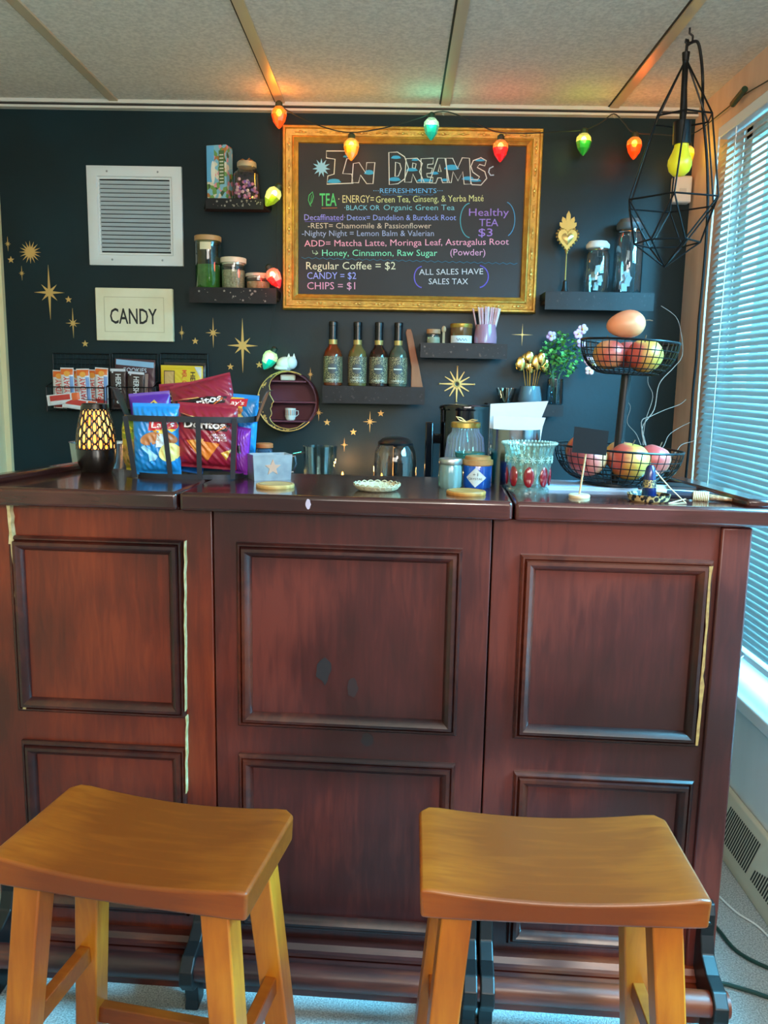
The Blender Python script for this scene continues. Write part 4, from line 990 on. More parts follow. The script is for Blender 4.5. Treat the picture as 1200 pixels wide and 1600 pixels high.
# wrapped packs: a pillow shape whose printing follows its bulge
class Pack:
    def __init__(s, w, h, th, seed=0, wr=0.0, ex=2.6, crimp=0.05):
        s.w, s.h, s.t, s.wr, s.ex, s.cr = w, h, th, wr * 0.45, ex, crimp; rn = random.Random(seed)
        s.ph = [(rn.uniform(8, 26) / w * 0.045, rn.uniform(8, 26) / h * 0.045, rn.uniform(0, 6), rn.uniform(0.4, 1)) for _ in range(5)]
        s.mb = MB(); s.mats = []
        NU, NV = 44, 50; vs, fs = [], []
        for sd in (-1, 1):
            for j in range(NV + 1):
                for i in range(NU + 1):
                    u = -1 + 2 * i / NU; v = -1 + 2 * j / NV
                    x, z = s.xz(u, v); vs.append((x, sd * s.D(x, z) if sd > 0 else -s.D(x, z), z))
        o = (NU + 1) * (NV + 1)
        for j in range(NV):
            for i in range(NU):
                a = j * (NU + 1) + i; fs += [(a, a + 1, a + NU + 2, a + NU + 1), (o + a, o + a + NU + 1, o + a + NU + 2, o + a + 1)]
        s.mb.add(vs, fs, 0)
    def xz(s, u, v): return (u * s.w / 2, (v + 1) / 2 * s.h)
    def D(s, x, z):
        u = max(-1, min(1, x / (s.w / 2))); v = max(-1, min(1, z / s.h * 2 - 1)); vv = min(1, abs(v) / (1 - s.cr * 2))
        e = max(0, 1 - abs(u) ** s.ex) ** 0.55 * max(0, 1 - vv ** 4) ** 0.6
        nz = sum(a * math.sin(fx * x * 60 + fz * z * 60 + p) for fx, fz, p, a in s.ph)
        return 0.0008 + s.t / 2 * e + s.wr * nz * e ** 0.5 * (1 if e > 0 else 0)
    def mat(s, hexc, rough=0.35):
        m = M(hexc, rough)
        if m not in s.mats: s.mats.append(m)
        return s.mats.index(m)
    def fn(s, off): return lambda p: Vector((p.x, -s.D(p.x, p.z) - off * 1.5, p.z))
    def text(s, tx, x0, z0, w, cap, col, off=0.0011, rot=0.0, bold=0.012, slant=0.0):
        text_into(s.mb, tx, x0 * s.w, z0 * s.h, w * s.w, cap * s.h, m=s.mat(col, 0.5), bold=bold, rot=rot, L=0.0045, fn=s.fn(off), slant=slant); return s
    def poly(s, P, col, off=0.0006, rough=0.4):
        P = [(x * s.w, z * s.h) for x, z in P]; cx = sum(p[0] for p in P) / len(P); cz = sum(p[1] for p in P) / len(P)
        Q = []
        for i in range(len(P)):
            a, e = P[i], P[(i + 1) % len(P)]; n = max(1, int(math.hypot(e[0] - a[0], e[1] - a[1]) / 0.005))
            Q += [(a[0] + (e[0] - a[0]) * q / n, a[1] + (e[1] - a[1]) * q / n) for q in range(n)]
        N = len(Q); vs = [(cx, 0, cz)]; fs = []; LV = 9
        for l in range(1, LV + 1): vs += [(cx + (x - cx) * l / LV, 0, cz + (z - cz) * l / LV) for x, z in Q]
        for i in range(N):
            j = (i + 1) % N; fs.append((0, 1 + i, 1 + j))
            for l in range(LV - 1): fs.append((1 + l * N + i, 1 + (l + 1) * N + i, 1 + (l + 1) * N + j, 1 + l * N + j))
        s.mb.add(vs, fs, s.mat(col, rough), s.fn(off)); return s
    def oval(s, cx, cz, rx, rz, col, off=0.0006, n=20, rot=0): 
        c_, s_ = math.cos(rot), math.sin(rot); asp = s.w / s.h
        return s.poly([(cx + rx * math.cos(a) * c_ - rz / asp * math.sin(a) * s_, cz + (rx * math.cos(a) * s_ * asp + rz * math.sin(a) * c_)) for a in [2 * PI * q / n for q in range(n)]], col, off)
    def make(s, name, base, loc, rot, rough=0.35):
        s.mats.insert(0, M(base, rough)); s.mb.m = [0 if (i < 2 * 44 * 50) else m + 1 for i, m in enumerate(s.mb.m)]
        return s.mb.build(name, s.mats, loc=loc, rot=rot, ang=60)
t1, w1, H1_, D1 = candy_basket(82, 171, 'wire basket of red and white nut bars, left of the three under the plaque')
t2, w2, H2_, D2 = candy_basket(175, 246, 'wire basket of dark chocolate bars, middle of the three')
t3, w3, H3_, D3 = candy_basket(250, 324, 'wire basket holding yellow chocolate packs, right of the three')
kk = mpp(t1.location)
def candy(t, px, pz, D, y, pk, name, base, rot, label, cat, grp=None):
    zb = t.location.z + pz
    o = pk.make(name, base, (W(px, 600, t.location.y + y).x, t.location.y + y, zb), rot); tag(o, label, cat, grp)
for i, (px, dz, ry, yy) in enumerate(((93, 0, 0.03, -0.028), (107, 4, 0.0, -0.050), (122, 1, 0.02, -0.030), (133, 3, -0.03, -0.052), (145, 2, 0.02, -0.030), (158, 5, 0.05, -0.052))):
    pk = Pack(20 * kk, 58 * kk, 0.016, i, 0.0006)
    pk.poly([(-0.46, 0.82), (0.46, 0.82), (0.46, 0.97), (-0.46, 0.97)], 'E06A28'); pk.oval(0.02, 0.85, 0.24, 0.07, 'E8A040', 0.001)
    pk.poly([(0.22, 0.10), (0.46, 0.10), (0.46, 0.78), (0.22, 0.78)], '6C8CB8'); pk.poly([(-0.46, 0.03), (0.46, 0.03), (0.46, 0.14), (-0.46, 0.2)], 'C84038')
    pk.text('PAYDAY', 0.20, 0.18, 2.0 * 0.85, 0.16, 'D03828', rot=PI / 2)
    candy(t1, px, 0.010 + dz * kk, D1, yy, pk, 'candy_bar', 'D8D4D0', (0.06, ry, 0), 'red and white upright nut bar with an orange top in the left basket', 'candy', 'nut bars in the left wire basket')
for px, py, ry in ((100, 626, 1.45), (124, 628, 1.70)):
    pk = Pack(16 * kk, 52 * kk, 0.012, px, 0.0006); pk.poly([(-0.46, 0.75), (0.46, 0.75), (0.46, 0.97), (-0.46, 0.97)], 'D86028'); pk.poly([(-0.4, 0.1), (0.1, 0.1), (0.1, 0.7), (-0.4, 0.7)], 'C03830')
    p = W(px + (-26 if ry < PI / 2 else -26), py, 3.105); o = pk.make('candy_bar', 'D8D4D0', p, (0, ry, 0)); tag(o, 'nut bar lying flat across the front of the left wire basket', 'candy', 'nut bars lying at the basket front')
def hershey(px, hpx, wpx, y, ry, lab, dz=0.008, base='33201E', band='C8C8CC'):
    pk = Pack(wpx * kk, hpx * kk, 0.012, px, 0.0004, ex=6)
    pk.poly([(-0.47, 0.92), (0.47, 0.92), (0.47, 0.985), (-0.47, 0.985)], band)
    pk.text("HERSHEY'S", -0.12, 0.86, 0.72 * hpx / wpx, 0.30 * wpx / hpx * 1.1, 'D0D0CC', rot=-PI / 2, bold=0.02)
    pk.oval(-0.32, 0.9, 0.06, 0.02, 'C8C8CC')
    candy(t2, px, dz, D2, y, pk, 'chocolate_bar', base, (0.05, ry, 0), lab, 'chocolate')
hershey(186, 62, 25, -0.050, 0.0, 'dark brown chocolate bar with white letters, front left in the middle basket')
hershey(211, 58, 26, -0.062, 0.06, 'dark brown chocolate bar with white letters, front right in the middle basket')
pk = Pack(62 * kk, 76 * kk, 0.012, 5, 0.0005, ex=6); pk.poly([(-0.47, 0.88), (0.47, 0.84), (0.47, 0.95), (-0.47, 0.985)], '8CB4D0'); pk.text('COOKIES', -0.3, 0.74, 0.6, 0.09, 'C8D0D8')
pk.poly([(0.2, 0.2), (0.32, 0.2), (0.34, 0.72), (0.26, 0.72)], 'B09080'); candy(t2, 210, 0.008, D2, -0.022, pk, 'chocolate_bar', '4A2830', (0, 0.03, 0), 'large maroon chocolate pack with a light blue top at the back of the middle basket', 'chocolate')
for px, y, col, lab in ((286, -0.05, 'E0BC28', 'yellow chocolate pack with orange and black letters standing in the right basket'), (291, -0.025, '2A2420', 'dark chocolate pack standing behind the yellow one in the right basket')):
    pk = Pack(64 * kk, 66 * kk, 0.014, px, 0.0006, ex=6)
    if px == 286:
        pk.text("HERSHEY'S", 0.22, 0.86, 0.82, 0.11, '3A2418', rot=-PI / 2, bold=0.02); pk.text('MR. GOODBAR', 0.02, 0.90, 0.9, 0.11, 'D85820', rot=-PI / 2, bold=0.02)
        pk.poly([(-0.42, 0.55), (-0.16, 0.55), (-0.16, 0.88), (-0.42, 0.88)], '5A3A20'); pk.poly([(-0.40, 0.57), (-0.18, 0.57), (-0.18, 0.86), (-0.40, 0.86)], 'C8A060', 0.001)
        pk.poly([(-0.42, 0.16), (-0.16, 0.16), (-0.16, 0.5), (-0.42, 0.5)], '5A3A20'); pk.poly([(0.30, 0.98), (0.47, 0.98), (0.47, 0.7)], 'C8CCC8')
    candy(t3, px - 2, 0.008 + (0.012 if px == 291 else 0), D3, y, pk, 'chocolate_pack', col, (0, 0.01, 0), lab, 'chocolate')

# ================================================================== LANTERN
p = T(152, 737); k = mpp(p); H = 106 * k
ln = thing('flame_lantern', 'black honeycomb lantern glowing orange near the left end of the bar top', 'lamp', p)
BLK = M('161211', 0.25, coat=0.4)
prof = [(22, 0), (23, 1), (28, 14), (30, 28), (30.5, 36)]
MB().lathe([(r * k, z * k) for r, z in prof] + [(29 * k, 37 * k), (0, 37 * k)], 36).build('base', BLK, ln)
def RL(z): # radius of the shade in px
    return 30.5 - 10.0 * max(0, (z - 44) / 54.0) ** 1.6
NC, NR, Z0, Z1 = 11, 3, 36.0, 97.0
b = MB(); bs = (Z1 - Z0) / (NR + 0.5)
def shp(th, z): r = RL(z) * k; return (r * math.cos(th), r * math.sin(th), z * k)
for col in range(NC * 2):
    off = 0 if col % 2 == 0 else 0.5
    for row in range(NR + 1):
        z0 = Z0 + (row - off) * bs; z1 = z0 + bs; z0, z1 = max(z0, Z0), min(z1, Z1)
        if z1 - z0 < 0.1: continue
        t0, t1_ = 2 * PI * col / (NC * 2), 2 * PI * (col + 1) / (NC * 2)
        n = 16; tm, zm = (t0 + t1_) / 2, (z0 + z1) / 2; vs = []
        for i in range(n):
            a = 2 * PI * (i + 0.5) / n; c_, s_ = math.cos(a), math.sin(a); m_ = max(abs(c_), abs(s_))
            vs.append(shp(tm + (t1_ - t0) / 2 * c_ / m_, zm + (z1 - z0) / 2 * s_ / m_))
        fx_ = 0.60
        for i in range(n):
            a = 2 * PI * (i + 0.5) / n; vs.append(shp(tm + (t1_ - t0) / 2 * fx_ * math.cos(a), zm + (z1 - z0) / 2 * 0.80 * math.sin(a)))
        b.add(vs, [(i, (i + 1) % n, n + (i + 1) % n, n + i) for i in range(n)])
sh_ = b.build('honeycomb_shade', BLK, ln); sm = sh_.modifiers.new('solid', 'SOLIDIFY'); sm.thickness = 0.0015; sm.offset = -1
MB().lathe([(RL(97) * k, 97 * k), (RL(97) * k * 1.02, 98 * k), (19.5 * k, 105 * k), (17 * k, 106 * k), (0, 106 * k)], 32).build('cap', BLK, ln)
def flame_mat():
    m = bpy.data.materials.new('flame_glow'); m.use_nodes = True; n = m.node_tree.nodes; L = m.node_tree.links; bb = n['Principled BSDF']
    t = n.new('ShaderNodeTexCoord'); nz = n.new('ShaderNodeTexNoise'); nz.inputs['Scale'].default_value = 22
    r = n.new('ShaderNodeValToRGB'); e = r.color_ramp.elements; e[0].position = 0.35; e[0].color = lin('FF7408'); e[1].position = 0.62; e[1].color = lin('FFD878')
    L.new(t.outputs['Object'], nz.inputs['Vector']); L.new(nz.outputs['Fac'], r.inputs[0]); L.new(r.outputs[0], bb.inputs['Emission Color']); bb.inputs['Emission Strength'].default_value = 2.4
    bb.inputs['Base Color'].default_value = lin('FFB050'); return m
MB().lathe([((RL(z) - 3.5) * k, z * k) for z in (37, 45, 60, 75, 88, 96)], 32).build('flame_diffuser', flame_mat(), ln)
# ================================================================== CHIP BASKET
p = T(302, 743); k = mpp(p)
cb = thing('snack_basket', 'grey metal strap basket with paddle handles, heaped with snack bags', 'basket', p, (0, 0, math.radians(-1)))
def sell(rx, ry, n=48, e=3.2):
    out = []
    for i in range(n):
        a = 2 * PI * i / n; c_, s_ = math.cos(a), math.sin(a); q = (abs(c_) ** e + abs(s_) ** e) ** (-1 / e); out.append((rx * q * c_, ry * q * s_))
    return out
rxb, ryb, rxt, ryt, Ht = 82 * k, 0.072, 99 * k, 0.086, 0.140
def band(rx, ry, rx2, ry2, z0, z1, th=0.002):
    A_, B2 = sell(rx, ry), sell(rx2, ry2); N = len(A_); vs = [(x, y, z0) for x, y in A_] + [(x, y, z1) for x, y in B2]
    A3, B3 = sell(rx - th, ry - th), sell(rx2 - th, ry2 - th); vs += [(x, y, z0) for x, y in A3] + [(x, y, z1) for x, y in B3]
    fs = []
    for i in range(N):
        j = (i + 1) % N; fs += [(i, j, N + j, N + i), (2 * N + i, 3 * N + i, 3 * N + j, 2 * N + j), (i, 2 * N + i, 2 * N + j, j), (N + i, N + j, 3 * N + j, 3 * N + i)]
    return vs, fs
MB().add(*band(rxb, ryb, rxb + 0.001, ryb + 0.001, 0.0, 0.011)).build('base_band', IRON, cb)
MB().prism_xy(sell(rxb - 0.001, ryb - 0.001), 0.002, 0.004).build('base_plate', IRON, cb)
MB().add(*band(rxt - 0.001, ryt - 0.001, rxt, ryt, Ht - 0.013, Ht)).build('rim_band', IRON, cb)
for sy in (-1, 1):
    for xb, xt in ((-76, -85), (-21, -27), (23, 24), (72, 78)):
        b = MB(); y0, y1 = sy * (ryb + 0.0012), sy * (ryt + 0.0012); w_ = 0.0055; d = sy * 0.0016
        if abs(xb) > 60: y0 *= 0.955; y1 *= 0.955
        b.hexa([(xb * k - w_, y0, 0.002), (xb * k + w_, y0, 0.002), (xb * k + w_, y0 + d, 0.002), (xb * k - w_, y0 + d, 0.002)],
               [(xt * k - w_, y1, Ht - 0.002), (xt * k + w_, y1, Ht - 0.002), (xt * k + w_, y1 + d, Ht - 0.002), (xt * k - w_, y1 + d, Ht - 0.002)])
        b.build('strap', IRON, cb, smooth=False)
for s in (-1, 1):
    b = MB(); x0 = s * rxt; L_ = [(0.000, Ht - 0.012, 0.012), (0.008, Ht + 0.012, 0.017), (0.020, Ht + 0.042, 0.020), (0.027, Ht + 0.056, 0.016), (0.036, Ht + 0.060, 0.014)]
    vs = []; fs = []
    for dx, z, w_ in L_: vs += [(x0 + s * dx, -w_, z), (x0 + s * dx, w_, z), (x0 + s * (dx + 0.0022), w_, z - 0.001), (x0 + s * (dx + 0.0022), -w_, z - 0.001)]
    for i in range(len(L_) - 1):
        for q in range(4): fs.append((i * 4 + q, i * 4 + (q + 1) % 4, i * 4 + 4 + (q + 1) % 4, i * 4 + 4 + q))
    fs += [(0, 3, 2, 1), tuple(len(vs) - 4 + q for q in range(4))]
    b.add(vs, fs).build('handle', IRON, cb)
kb = k; cbl = Vector(p)
def bag(px, ztop_or_base, y, pk, name, base, rot, label, rough=0.28):
    o = pk.make(name, base, (cbl.x + (px - 302) * kb, cbl.y + y, cbl.z + ztop_or_base), rot, rough); tag(o, label, 'snack bag'); return o
# blue potato chip bag
pk = Pack(70 * kb, 108 * kb, 0.046, 1, 0.0034)
pk.oval(0.18, 0.70, 0.30, 0.11, 'E8C038', 0.0006); pk.poly([(-0.13, 0.63), (0.46, 0.66), (0.46, 0.80), (-0.10, 0.79)], 'C82838', 0.0011); pk.text("Lay's", -0.06, 0.67, 0.46, 0.085, 'F0ECE8', 0.0016, rot=0.05, slant=0.2)
pk.oval(-0.08, 0.52, 0.24, 0.085, 'B87848', 0.0006, rot=0.3); pk.oval(0.28, 0.54, 0.20, 0.07, 'A86838', 0.0006, rot=-0.5)
pk.poly([(0.02, 0.40), (0.30, 0.42), (0.28, 0.60), (0.05, 0.59)], 'D0E0E8', 0.0011); pk.poly([(-0.30, 0.40), (-0.22, 0.43), (-0.02, 0.32), (0.06, 0.28), (0.0, 0.22), (-0.12, 0.20), (-0.14, 0.30)], '90C8E8', 0.0011)
pk.oval(0.30, 0.33, 0.22, 0.13, 'E0D480', 0.0011, rot=0.5)
bag(256, 0.006, -0.045, pk, 'chip_bag', '1F84CC', (0.02, 0.0, 0.05), 'blue potato chip bag standing at the front left of the snack basket')
def dorit(w, h, th, seed, text_z=0.64, wr=0.0036):
    pk = Pack(w, h, th, seed, wr)
    pk.poly([(-0.34, text_z - 0.02), (0.36, text_z - 0.03), (0.42, text_z + 0.07), (0.1, text_z + 0.13), (-0.24, text_z + 0.15), (-0.42, text_z + 0.20)], '1E1416', 0.0006)
    pk.poly([(-0.44, text_z + 0.21), (0.0, text_z + 0.125), (-0.02, text_z + 0.145)], 'E8C070', 0.0011)
    pk.text('Doritos', -0.34, text_z, 0.68, 0.115, 'F0ECEC', 0.0015, bold=0.03, rot=0.02)
    pk.poly([(0.02, text_z - 0.13), (0.36, text_z + 0.04), (0.34, text_z + 0.055)], 'E07828', 0.0018)
    return pk
pk = dorit(92 * kb, 98 * kb, 0.050, 2)
pk.poly([(-0.20, 0.46), (0.26, 0.42), (0.04, 0.12)], 'D87828', 0.0006); pk.poly([(-0.30, 0.44), (-0.10, 0.22), (0.0, 0.48)], 'E09038', 0.0011); pk.poly([(0.28, 0.28), (0.44, 0.34), (0.36, 0.16)], 'D8A040', 0.0011)
for i, (a, e) in enumerate(((0.12, 0.56), (0.14, 0.52), (0.15, 0.48))): pk.text('NACHO' if i == 0 else 'CHEESE' if i == 1 else 'BIG', a, e - 0.02, 0.22, 0.032, 'E8D8D8', 0.0014)
bag(329, 0.022, -0.038, pk, 'corn_chip_bag', '8E1E34', (0.05, 0.05, -0.05), 'dark red corn chip bag upright at the front middle of the snack basket')
pk = dorit(100 * kb, 96 * kb, 0.045, 7, 0.50, 0.0042); pk.text('NACHO', 0.22, 0.27, 0.16, 0.03, 'E8D8D8', 0.0014); pk.text('CHEESE', 0.22, 0.23, 0.16, 0.03, 'E8D8D8', 0.0014)
bag(326, 0.088, 0.018, pk, 'corn_chip_bag', '8A2036', (-0.30, -0.25, -0.05), 'dark red corn chip bag lying tilted on top of the snack basket')
pk = dorit(88 * kb, 90 * kb, 0.04, 9, 0.62); bag(285, 0.086, 0.080, pk, 'corn_chip_bag', '841E32', (-0.30, -0.10, 0.1), 'dark red corn chip bag standing at the back, half hidden by the tilted one')
pk = Pack(62 * kb, 120 * kb, 0.04, 11, 0.0012); pk.poly([(-0.1, 0.82), (0.3, 0.80), (0.12, 0.90)], 'C8A040', 0.0008); pk.poly([(-0.02, 0.835), (0.2, 0.825), (0.1, 0.875)], '2A1A40', 0.0012)
bag(246, 0.012, 0.012, pk, 'snack_bag', '53288C', (0.0, -0.10, 0.15), 'purple snack bag behind the blue potato chip bag')
pk = Pack(56 * kb, 92 * kb, 0.036, 13, 0.0014)
pk.poly([(-0.46, 0.60), (0.1, 0.56), (0.1, 0.94), (-0.46, 0.94)], 'E0B838', 0.0006); pk.poly([(-0.46, 0.78), (0.22, 0.80), (0.22, 0.93), (-0.46, 0.90)], 'C02838', 0.0011); pk.text("Lay's", -0.36, 0.81, 0.5, 0.075, 'F0ECE8', 0.0016, slant=0.2, rot=0.04)
pk.oval(-0.04, 0.70, 0.18, 0.06, 'B87040', 0.0011, rot=0.4); pk.oval(0.0, 0.60, 0.18, 0.065, 'E0CC78', 0.0015); pk.poly([(-0.4, 0.62), (-0.18, 0.64), (-0.2, 0.74), (-0.38, 0.72)], 'D8DCD8', 0.0011)
bag(369, 0.052, 0.030, pk, 'chip_bag', '1E80C8', (-0.05, 0.06, -0.15), 'blue and yellow potato chip bag at the back right of the snack basket')
pk = Pack(44 * kb, 72 * kb, 0.032, 15, 0.0018); pk.poly([(-0.3, 0.5), (0.3, 0.45), (0.25, 0.62), (-0.25, 0.66)], '1E1420', 0.0008); pk.poly([(-0.3, 0.2), (0.1, 0.14), (-0.05, 0.4)], 'D0B050', 0.0008)
bag(369, 0.010, -0.014, pk, 'snack_bag', '7A2C9C', (0.0, 0.10, -0.35), 'bright purple snack bag at the right end of the snack basket')
pk = Pack(54 * kb, 86 * kb, 0.035, 17, 0.0010)
pk.poly([(-0.44, 0.58), (0.44, 0.58), (0.44, 0.90), (-0.44, 0.90)], '7A9C28', 0.0006); pk.oval(0, 0.74, 0.30, 0.08, 'D8D028', 0.0011); pk.text('Funyuns', -0.34, 0.71, 0.68, 0.07, '2A5020', 0.0016)
for cx, cz in ((-0.15, 0.38), (0.15, 0.30), (0.0, 0.18), (-0.25, 0.22), (0.2, 0.46)): pk.oval(cx, cz, 0.17, 0.09, 'B88E4C', 0.0008 + 0.0004 * abs(cx)); pk.oval(cx, cz, 0.08, 0.04, '7A6A28', 0.0017)
bag(215, 0.010, -0.015, pk, 'snack_bag', 'B8A838', (0.0, -0.02, -0.75), 'green and yellow onion ring bag at the left end of the snack basket')
pk = Pack(50 * kb, 80 * kb, 0.03, 19, 0.0012); pk.poly([(-0.2, 0.5), (0.35, 0.52), (0.35, 0.8), (-0.2, 0.78)], 'D8E0E8', 0.0006)
bag(292, 0.008, 0.0, pk, 'snack_bag', '1C64B4', (0.0, 0.15, 0.0), 'deep blue snack bag wedged between the blue and the red bags')

# ================================================================== REST OF THE BAR TOP
# galvanised box with a copper star
p = T(421, 748); k = mpp(p)
bx = thing('star_box', 'small galvanised metal box with a copper star on its front, right of the snack basket', 'box', p, (0, 0, math.radians(24)))
GALV = M('9CAAB0', 0.35, 0.6, hex2='84929A', scale=30)
L0, D0, Hh = 31 * k, 0.030, 39 * k
def opentray(mb, lx, ly, h, fl, th=0.0015):
    lx2, ly2 = lx * fl, ly * fl
    o0 = [(-lx, -ly, 0), (lx, -ly, 0), (lx, ly, 0), (-lx, ly, 0)]; o1 = [(-lx2, -ly2, h), (lx2, -ly2, h), (lx2, ly2, h), (-lx2, ly2, h)]
    i1 = [(-lx2 + th, -ly2 + th, h), (lx2 - th, -ly2 + th, h), (lx2 - th, ly2 - th, h), (-lx2 + th, ly2 - th, h)]; i0 = [(-lx + th, -ly + th, th), (lx - th, -ly + th, th), (lx - th, ly - th, th), (-lx + th, ly - th, th)]
    fs = [(3, 2, 1, 0)]
    for a in (0, 4, 8):
        for i in range(4): fs.append((a + i, a + (i + 1) % 4, a + 4 + (i + 1) % 4, a + 4 + i))
    fs.append((12, 13, 14, 15)); mb.add(o0 + o1 + i1 + i0, fs); return mb
opentray(MB(), L0 * 0.93, D0 * 0.93, Hh, 1.08).build('box_body', GALV, bx, smooth=False)
b = MB(); b.prism_xz([(x, z) for x, z in star_poly(5, 13 * k, 5.5 * k)], -0.0012, 0.001); o = b.build('copper_star', M('C8A088', 0.4, 0.5), bx, smooth=False)
o.location = (0, -D0 * 0.97 - 0.0004, Hh * 0.5); o.rotation_euler = (math.radians(4), 0, 0)
b = MB(); xh = L0 * 1.0; b.tube([(xh, -0.010, Hh * 0.85), (xh + 0.012, -0.010, Hh * 0.9), (xh + 0.016, -0.008, Hh * 0.6), (xh + 0.014, 0.006, Hh * 0.25), (xh - 0.001, 0.008, Hh * 0.2)], 0.002, 6); b.build('wire_handle', STEEL, bx)
p = T(411, 743) + Vector((-0.005, 0.05, 0)); k = mpp(p)
t = thing('cork_jar', 'small blue glass jar with an orange wooden lid behind the star box', 'jar', p)
MB().lathe([(11 * k, 0), (13 * k, 0.004), (13 * k, 36 * k), (10 * k, 40 * k)], 20, cap=False).build('glass', GLASS('9CC0D8', 0.9, 0.05, 0.25, '6088A8'), t)
MB().lathe([(13.5 * k, 40 * k), (14 * k, 41 * k), (14 * k, 46 * k), (12 * k, 47 * k)], 20).build('lid', M('B06434', 0.5), t)
# coasters
def coaster(x, y, wpx, mat, label, name='coaster'):
    p = T(x, y); k = mpp(p); r = wpx * k / 2
    t = thing(name, label, 'coaster', p, group='coasters along the bar front')
    MB().lathe([(r * 0.97, 0), (r, 0.002), (r, 0.0055), (r * 0.96, 0.0075)], 40).build('disc', mat, t)
    b = MB(); b.tube([(r * 0.86 * math.cos(2 * PI * i / 40), r * 0.86 * math.sin(2 * PI * i / 40), 0.0074) for i in range(40)], 0.0009, 5, closed=True); b.build('rim_groove', M('8A6438', 0.6), t)
coaster(430, 761, 60, M('C8A468', 0.5, hex2='B08848', scale=20, stretch=(1, 6, 1)), 'pale round wooden coaster in front of the star box')
coaster(728, 772, 62, M('B8803C', 0.5, hex2='9A6428', scale=20, stretch=(1, 6, 1)), 'honey coloured round wooden coaster in front of the blue candle')
p = T(589, 766); k = mpp(p); r = 36 * k
t = thing('crochet_coaster', 'cream crocheted coaster with a scalloped upturned rim at the bar front', 'coaster', p)
CRO = M('CFC4A0', 0.9, hex2='B8AC84', scale=200, bump=0.6, bscale=350)
MB().lathe([(r * 0.72, 0.0), (r * 0.90, 0.004), (r * 1.0, 0.011), (r * 0.97, 0.0125), (r * 0.86, 0.007), (r * 0.68, 0.004), (0, 0.004)], 96, rip=lambda a, z: 1 + (0.025 * math.sin(20 * a) if z > 0.008 else 0)).build('body', CRO, t)
b = MB()
for i in range(20):
    a = 2 * PI * i / 20; b.tube([(r * math.cos(a + q * 0.155), r * math.sin(a + q * 0.155), 0.0115 + 0.004 * (1 - q * q)) for q in (-1, -0.5, 0, 0.5, 1)], 0.0013, 5)
b.build('scalloped_edge', CRO, t)

# ribbed iridescent jar with gold lid
p = T(725, 747); k = mpp(p); r = 32 * k; H = 74 * k
t = thing('ribbed_jar', 'ribbed iridescent glass jar with gold lid and bow in front of the black urn', 'jar', p)
IR2 = GLASS('E8EEF6', 1.0, 0.12, 0.22, 'B8D0E8', irid=True)
MB().lathe([(r * 0.98, 0), (r, 0.004), (r * 0.96, H * 0.45), (r * 0.86, H * 0.86), (r * 0.66, H * 0.97), (r * 0.64, H * 1.08)], 96, rip=lambda a, z: 1 + 0.022 * math.cos(32 * a), cap=False).build('glass', IR2, t)
MB().lathe([(r * 0.66, H * 1.06), (r * 0.72, H * 1.07), (r * 0.72, H * 1.16), (r * 0.66, H * 1.18)], 36).build('lid', M('C8A858', 0.3, 0.8), t)
b = MB(); z = H * 1.185
b.tube([(0, -0.01, z), (-0.012, -0.012, z + 0.009), (-0.024, -0.012, z + 0.012), (-0.016, -0.012, z + 0.004), (0, -0.01, z)], 0.0016, 5)
b.tube([(0, -0.01, z), (0.014, -0.012, z + 0.006), (0.026, -0.012, z + 0.005), (0.014, -0.012, z + 0.001), (0, -0.01, z)], 0.0016, 5)
b.build('bow', M('D8C890', 0.4, 0.4), t)
# teal bowl
p = T(734, 756) + Vector((0, 0.03, 0)); k = mpp(p)
t = thing('teal_bowl', 'small teal glass bowl between the ribbed jar and the blue candle', 'bowl', p)
MB().lathe([(10 * k, 0), (12 * k, 0.002), (17 * k, 22 * k), (24 * k, 47 * k), (22.8 * k, 47 * k), (16 * k, 23 * k), (10 * k, 0.004), (0, 0.004)], 32).build('bowl_glass', GLASS('6CC0C0', 0.9, 0.06, 0.35, '3E9A98'), t)
# embossed jar
p = T(703, 762); k = mpp(p); r = 17.5 * k
t = thing('embossed_jar', 'small embossed grey glass jar with silver lid left of the blue candle', 'jar', p)
MB().lathe([(r * 0.9, 0), (r, 3 * k), (r * 1.05, 15 * k), (r, 33 * k), (r * 0.92, 37 * k)], 48, rip=lambda a, z: 1 + 0.03 * math.cos(14 * a + 6 * (1 if int(z / (7 * k)) % 2 else 0) * PI / 6) * math.sin(z / (7 * k) * PI) ** 2, cap=True).build('jar_body', GLASS('A8C0BC', 0.9, 0.08, 0.55, '7E9E98'), t)
MB().lathe([(r * 1.0, 37 * k), (r * 1.04, 38 * k), (r * 1.04, 44 * k), (r * 0.98, 46 * k), (r * 0.9, 45.5 * k)], 36).build('lid', M('A8ACA8', 0.35, 0.9), t)
# blue candle
p = T(745, 761); k = mpp(p); r = 22.5 * k
t = thing('candle_jar', 'cobalt blue candle jar with white diamond label and cork lid', 'candle', p)
MB().lathe([(r * 0.94, 0), (r, 2.5 * k), (r, 36 * k), (r * 0.96, 38 * k)], 40).build('jar_body', M('12489C', 0.08, coat=0.5), t)
MB().lathe([(r * 1.0, 34.5 * k), (r * 1.06, 36 * k), (r * 1.06, 43 * k), (r * 0.9, 44 * k), (r * 0.88, 48 * k), (r * 0.82, 49 * k)], 40).build('lid', M('A87C48', 0.6, hex2='906434', scale=30), t)
b = MB(); curved_disc(b, r, 17 * k, 0, 0, 0.0007, shape=[(-5 * k + 17 * k, 0), (-5 * k, 15 * k), (-5 * k - 15 * k, 0), (-5 * k, -15 * k)]); b.build('diamond_label', M('B4BCB8', 0.6), t, smooth=False)
b = MB(); f1 = lambda q: Vector(((r + 0.0013) * math.sin(q.x / r), -(r + 0.0013) * math.cos(q.x / r), q.z))
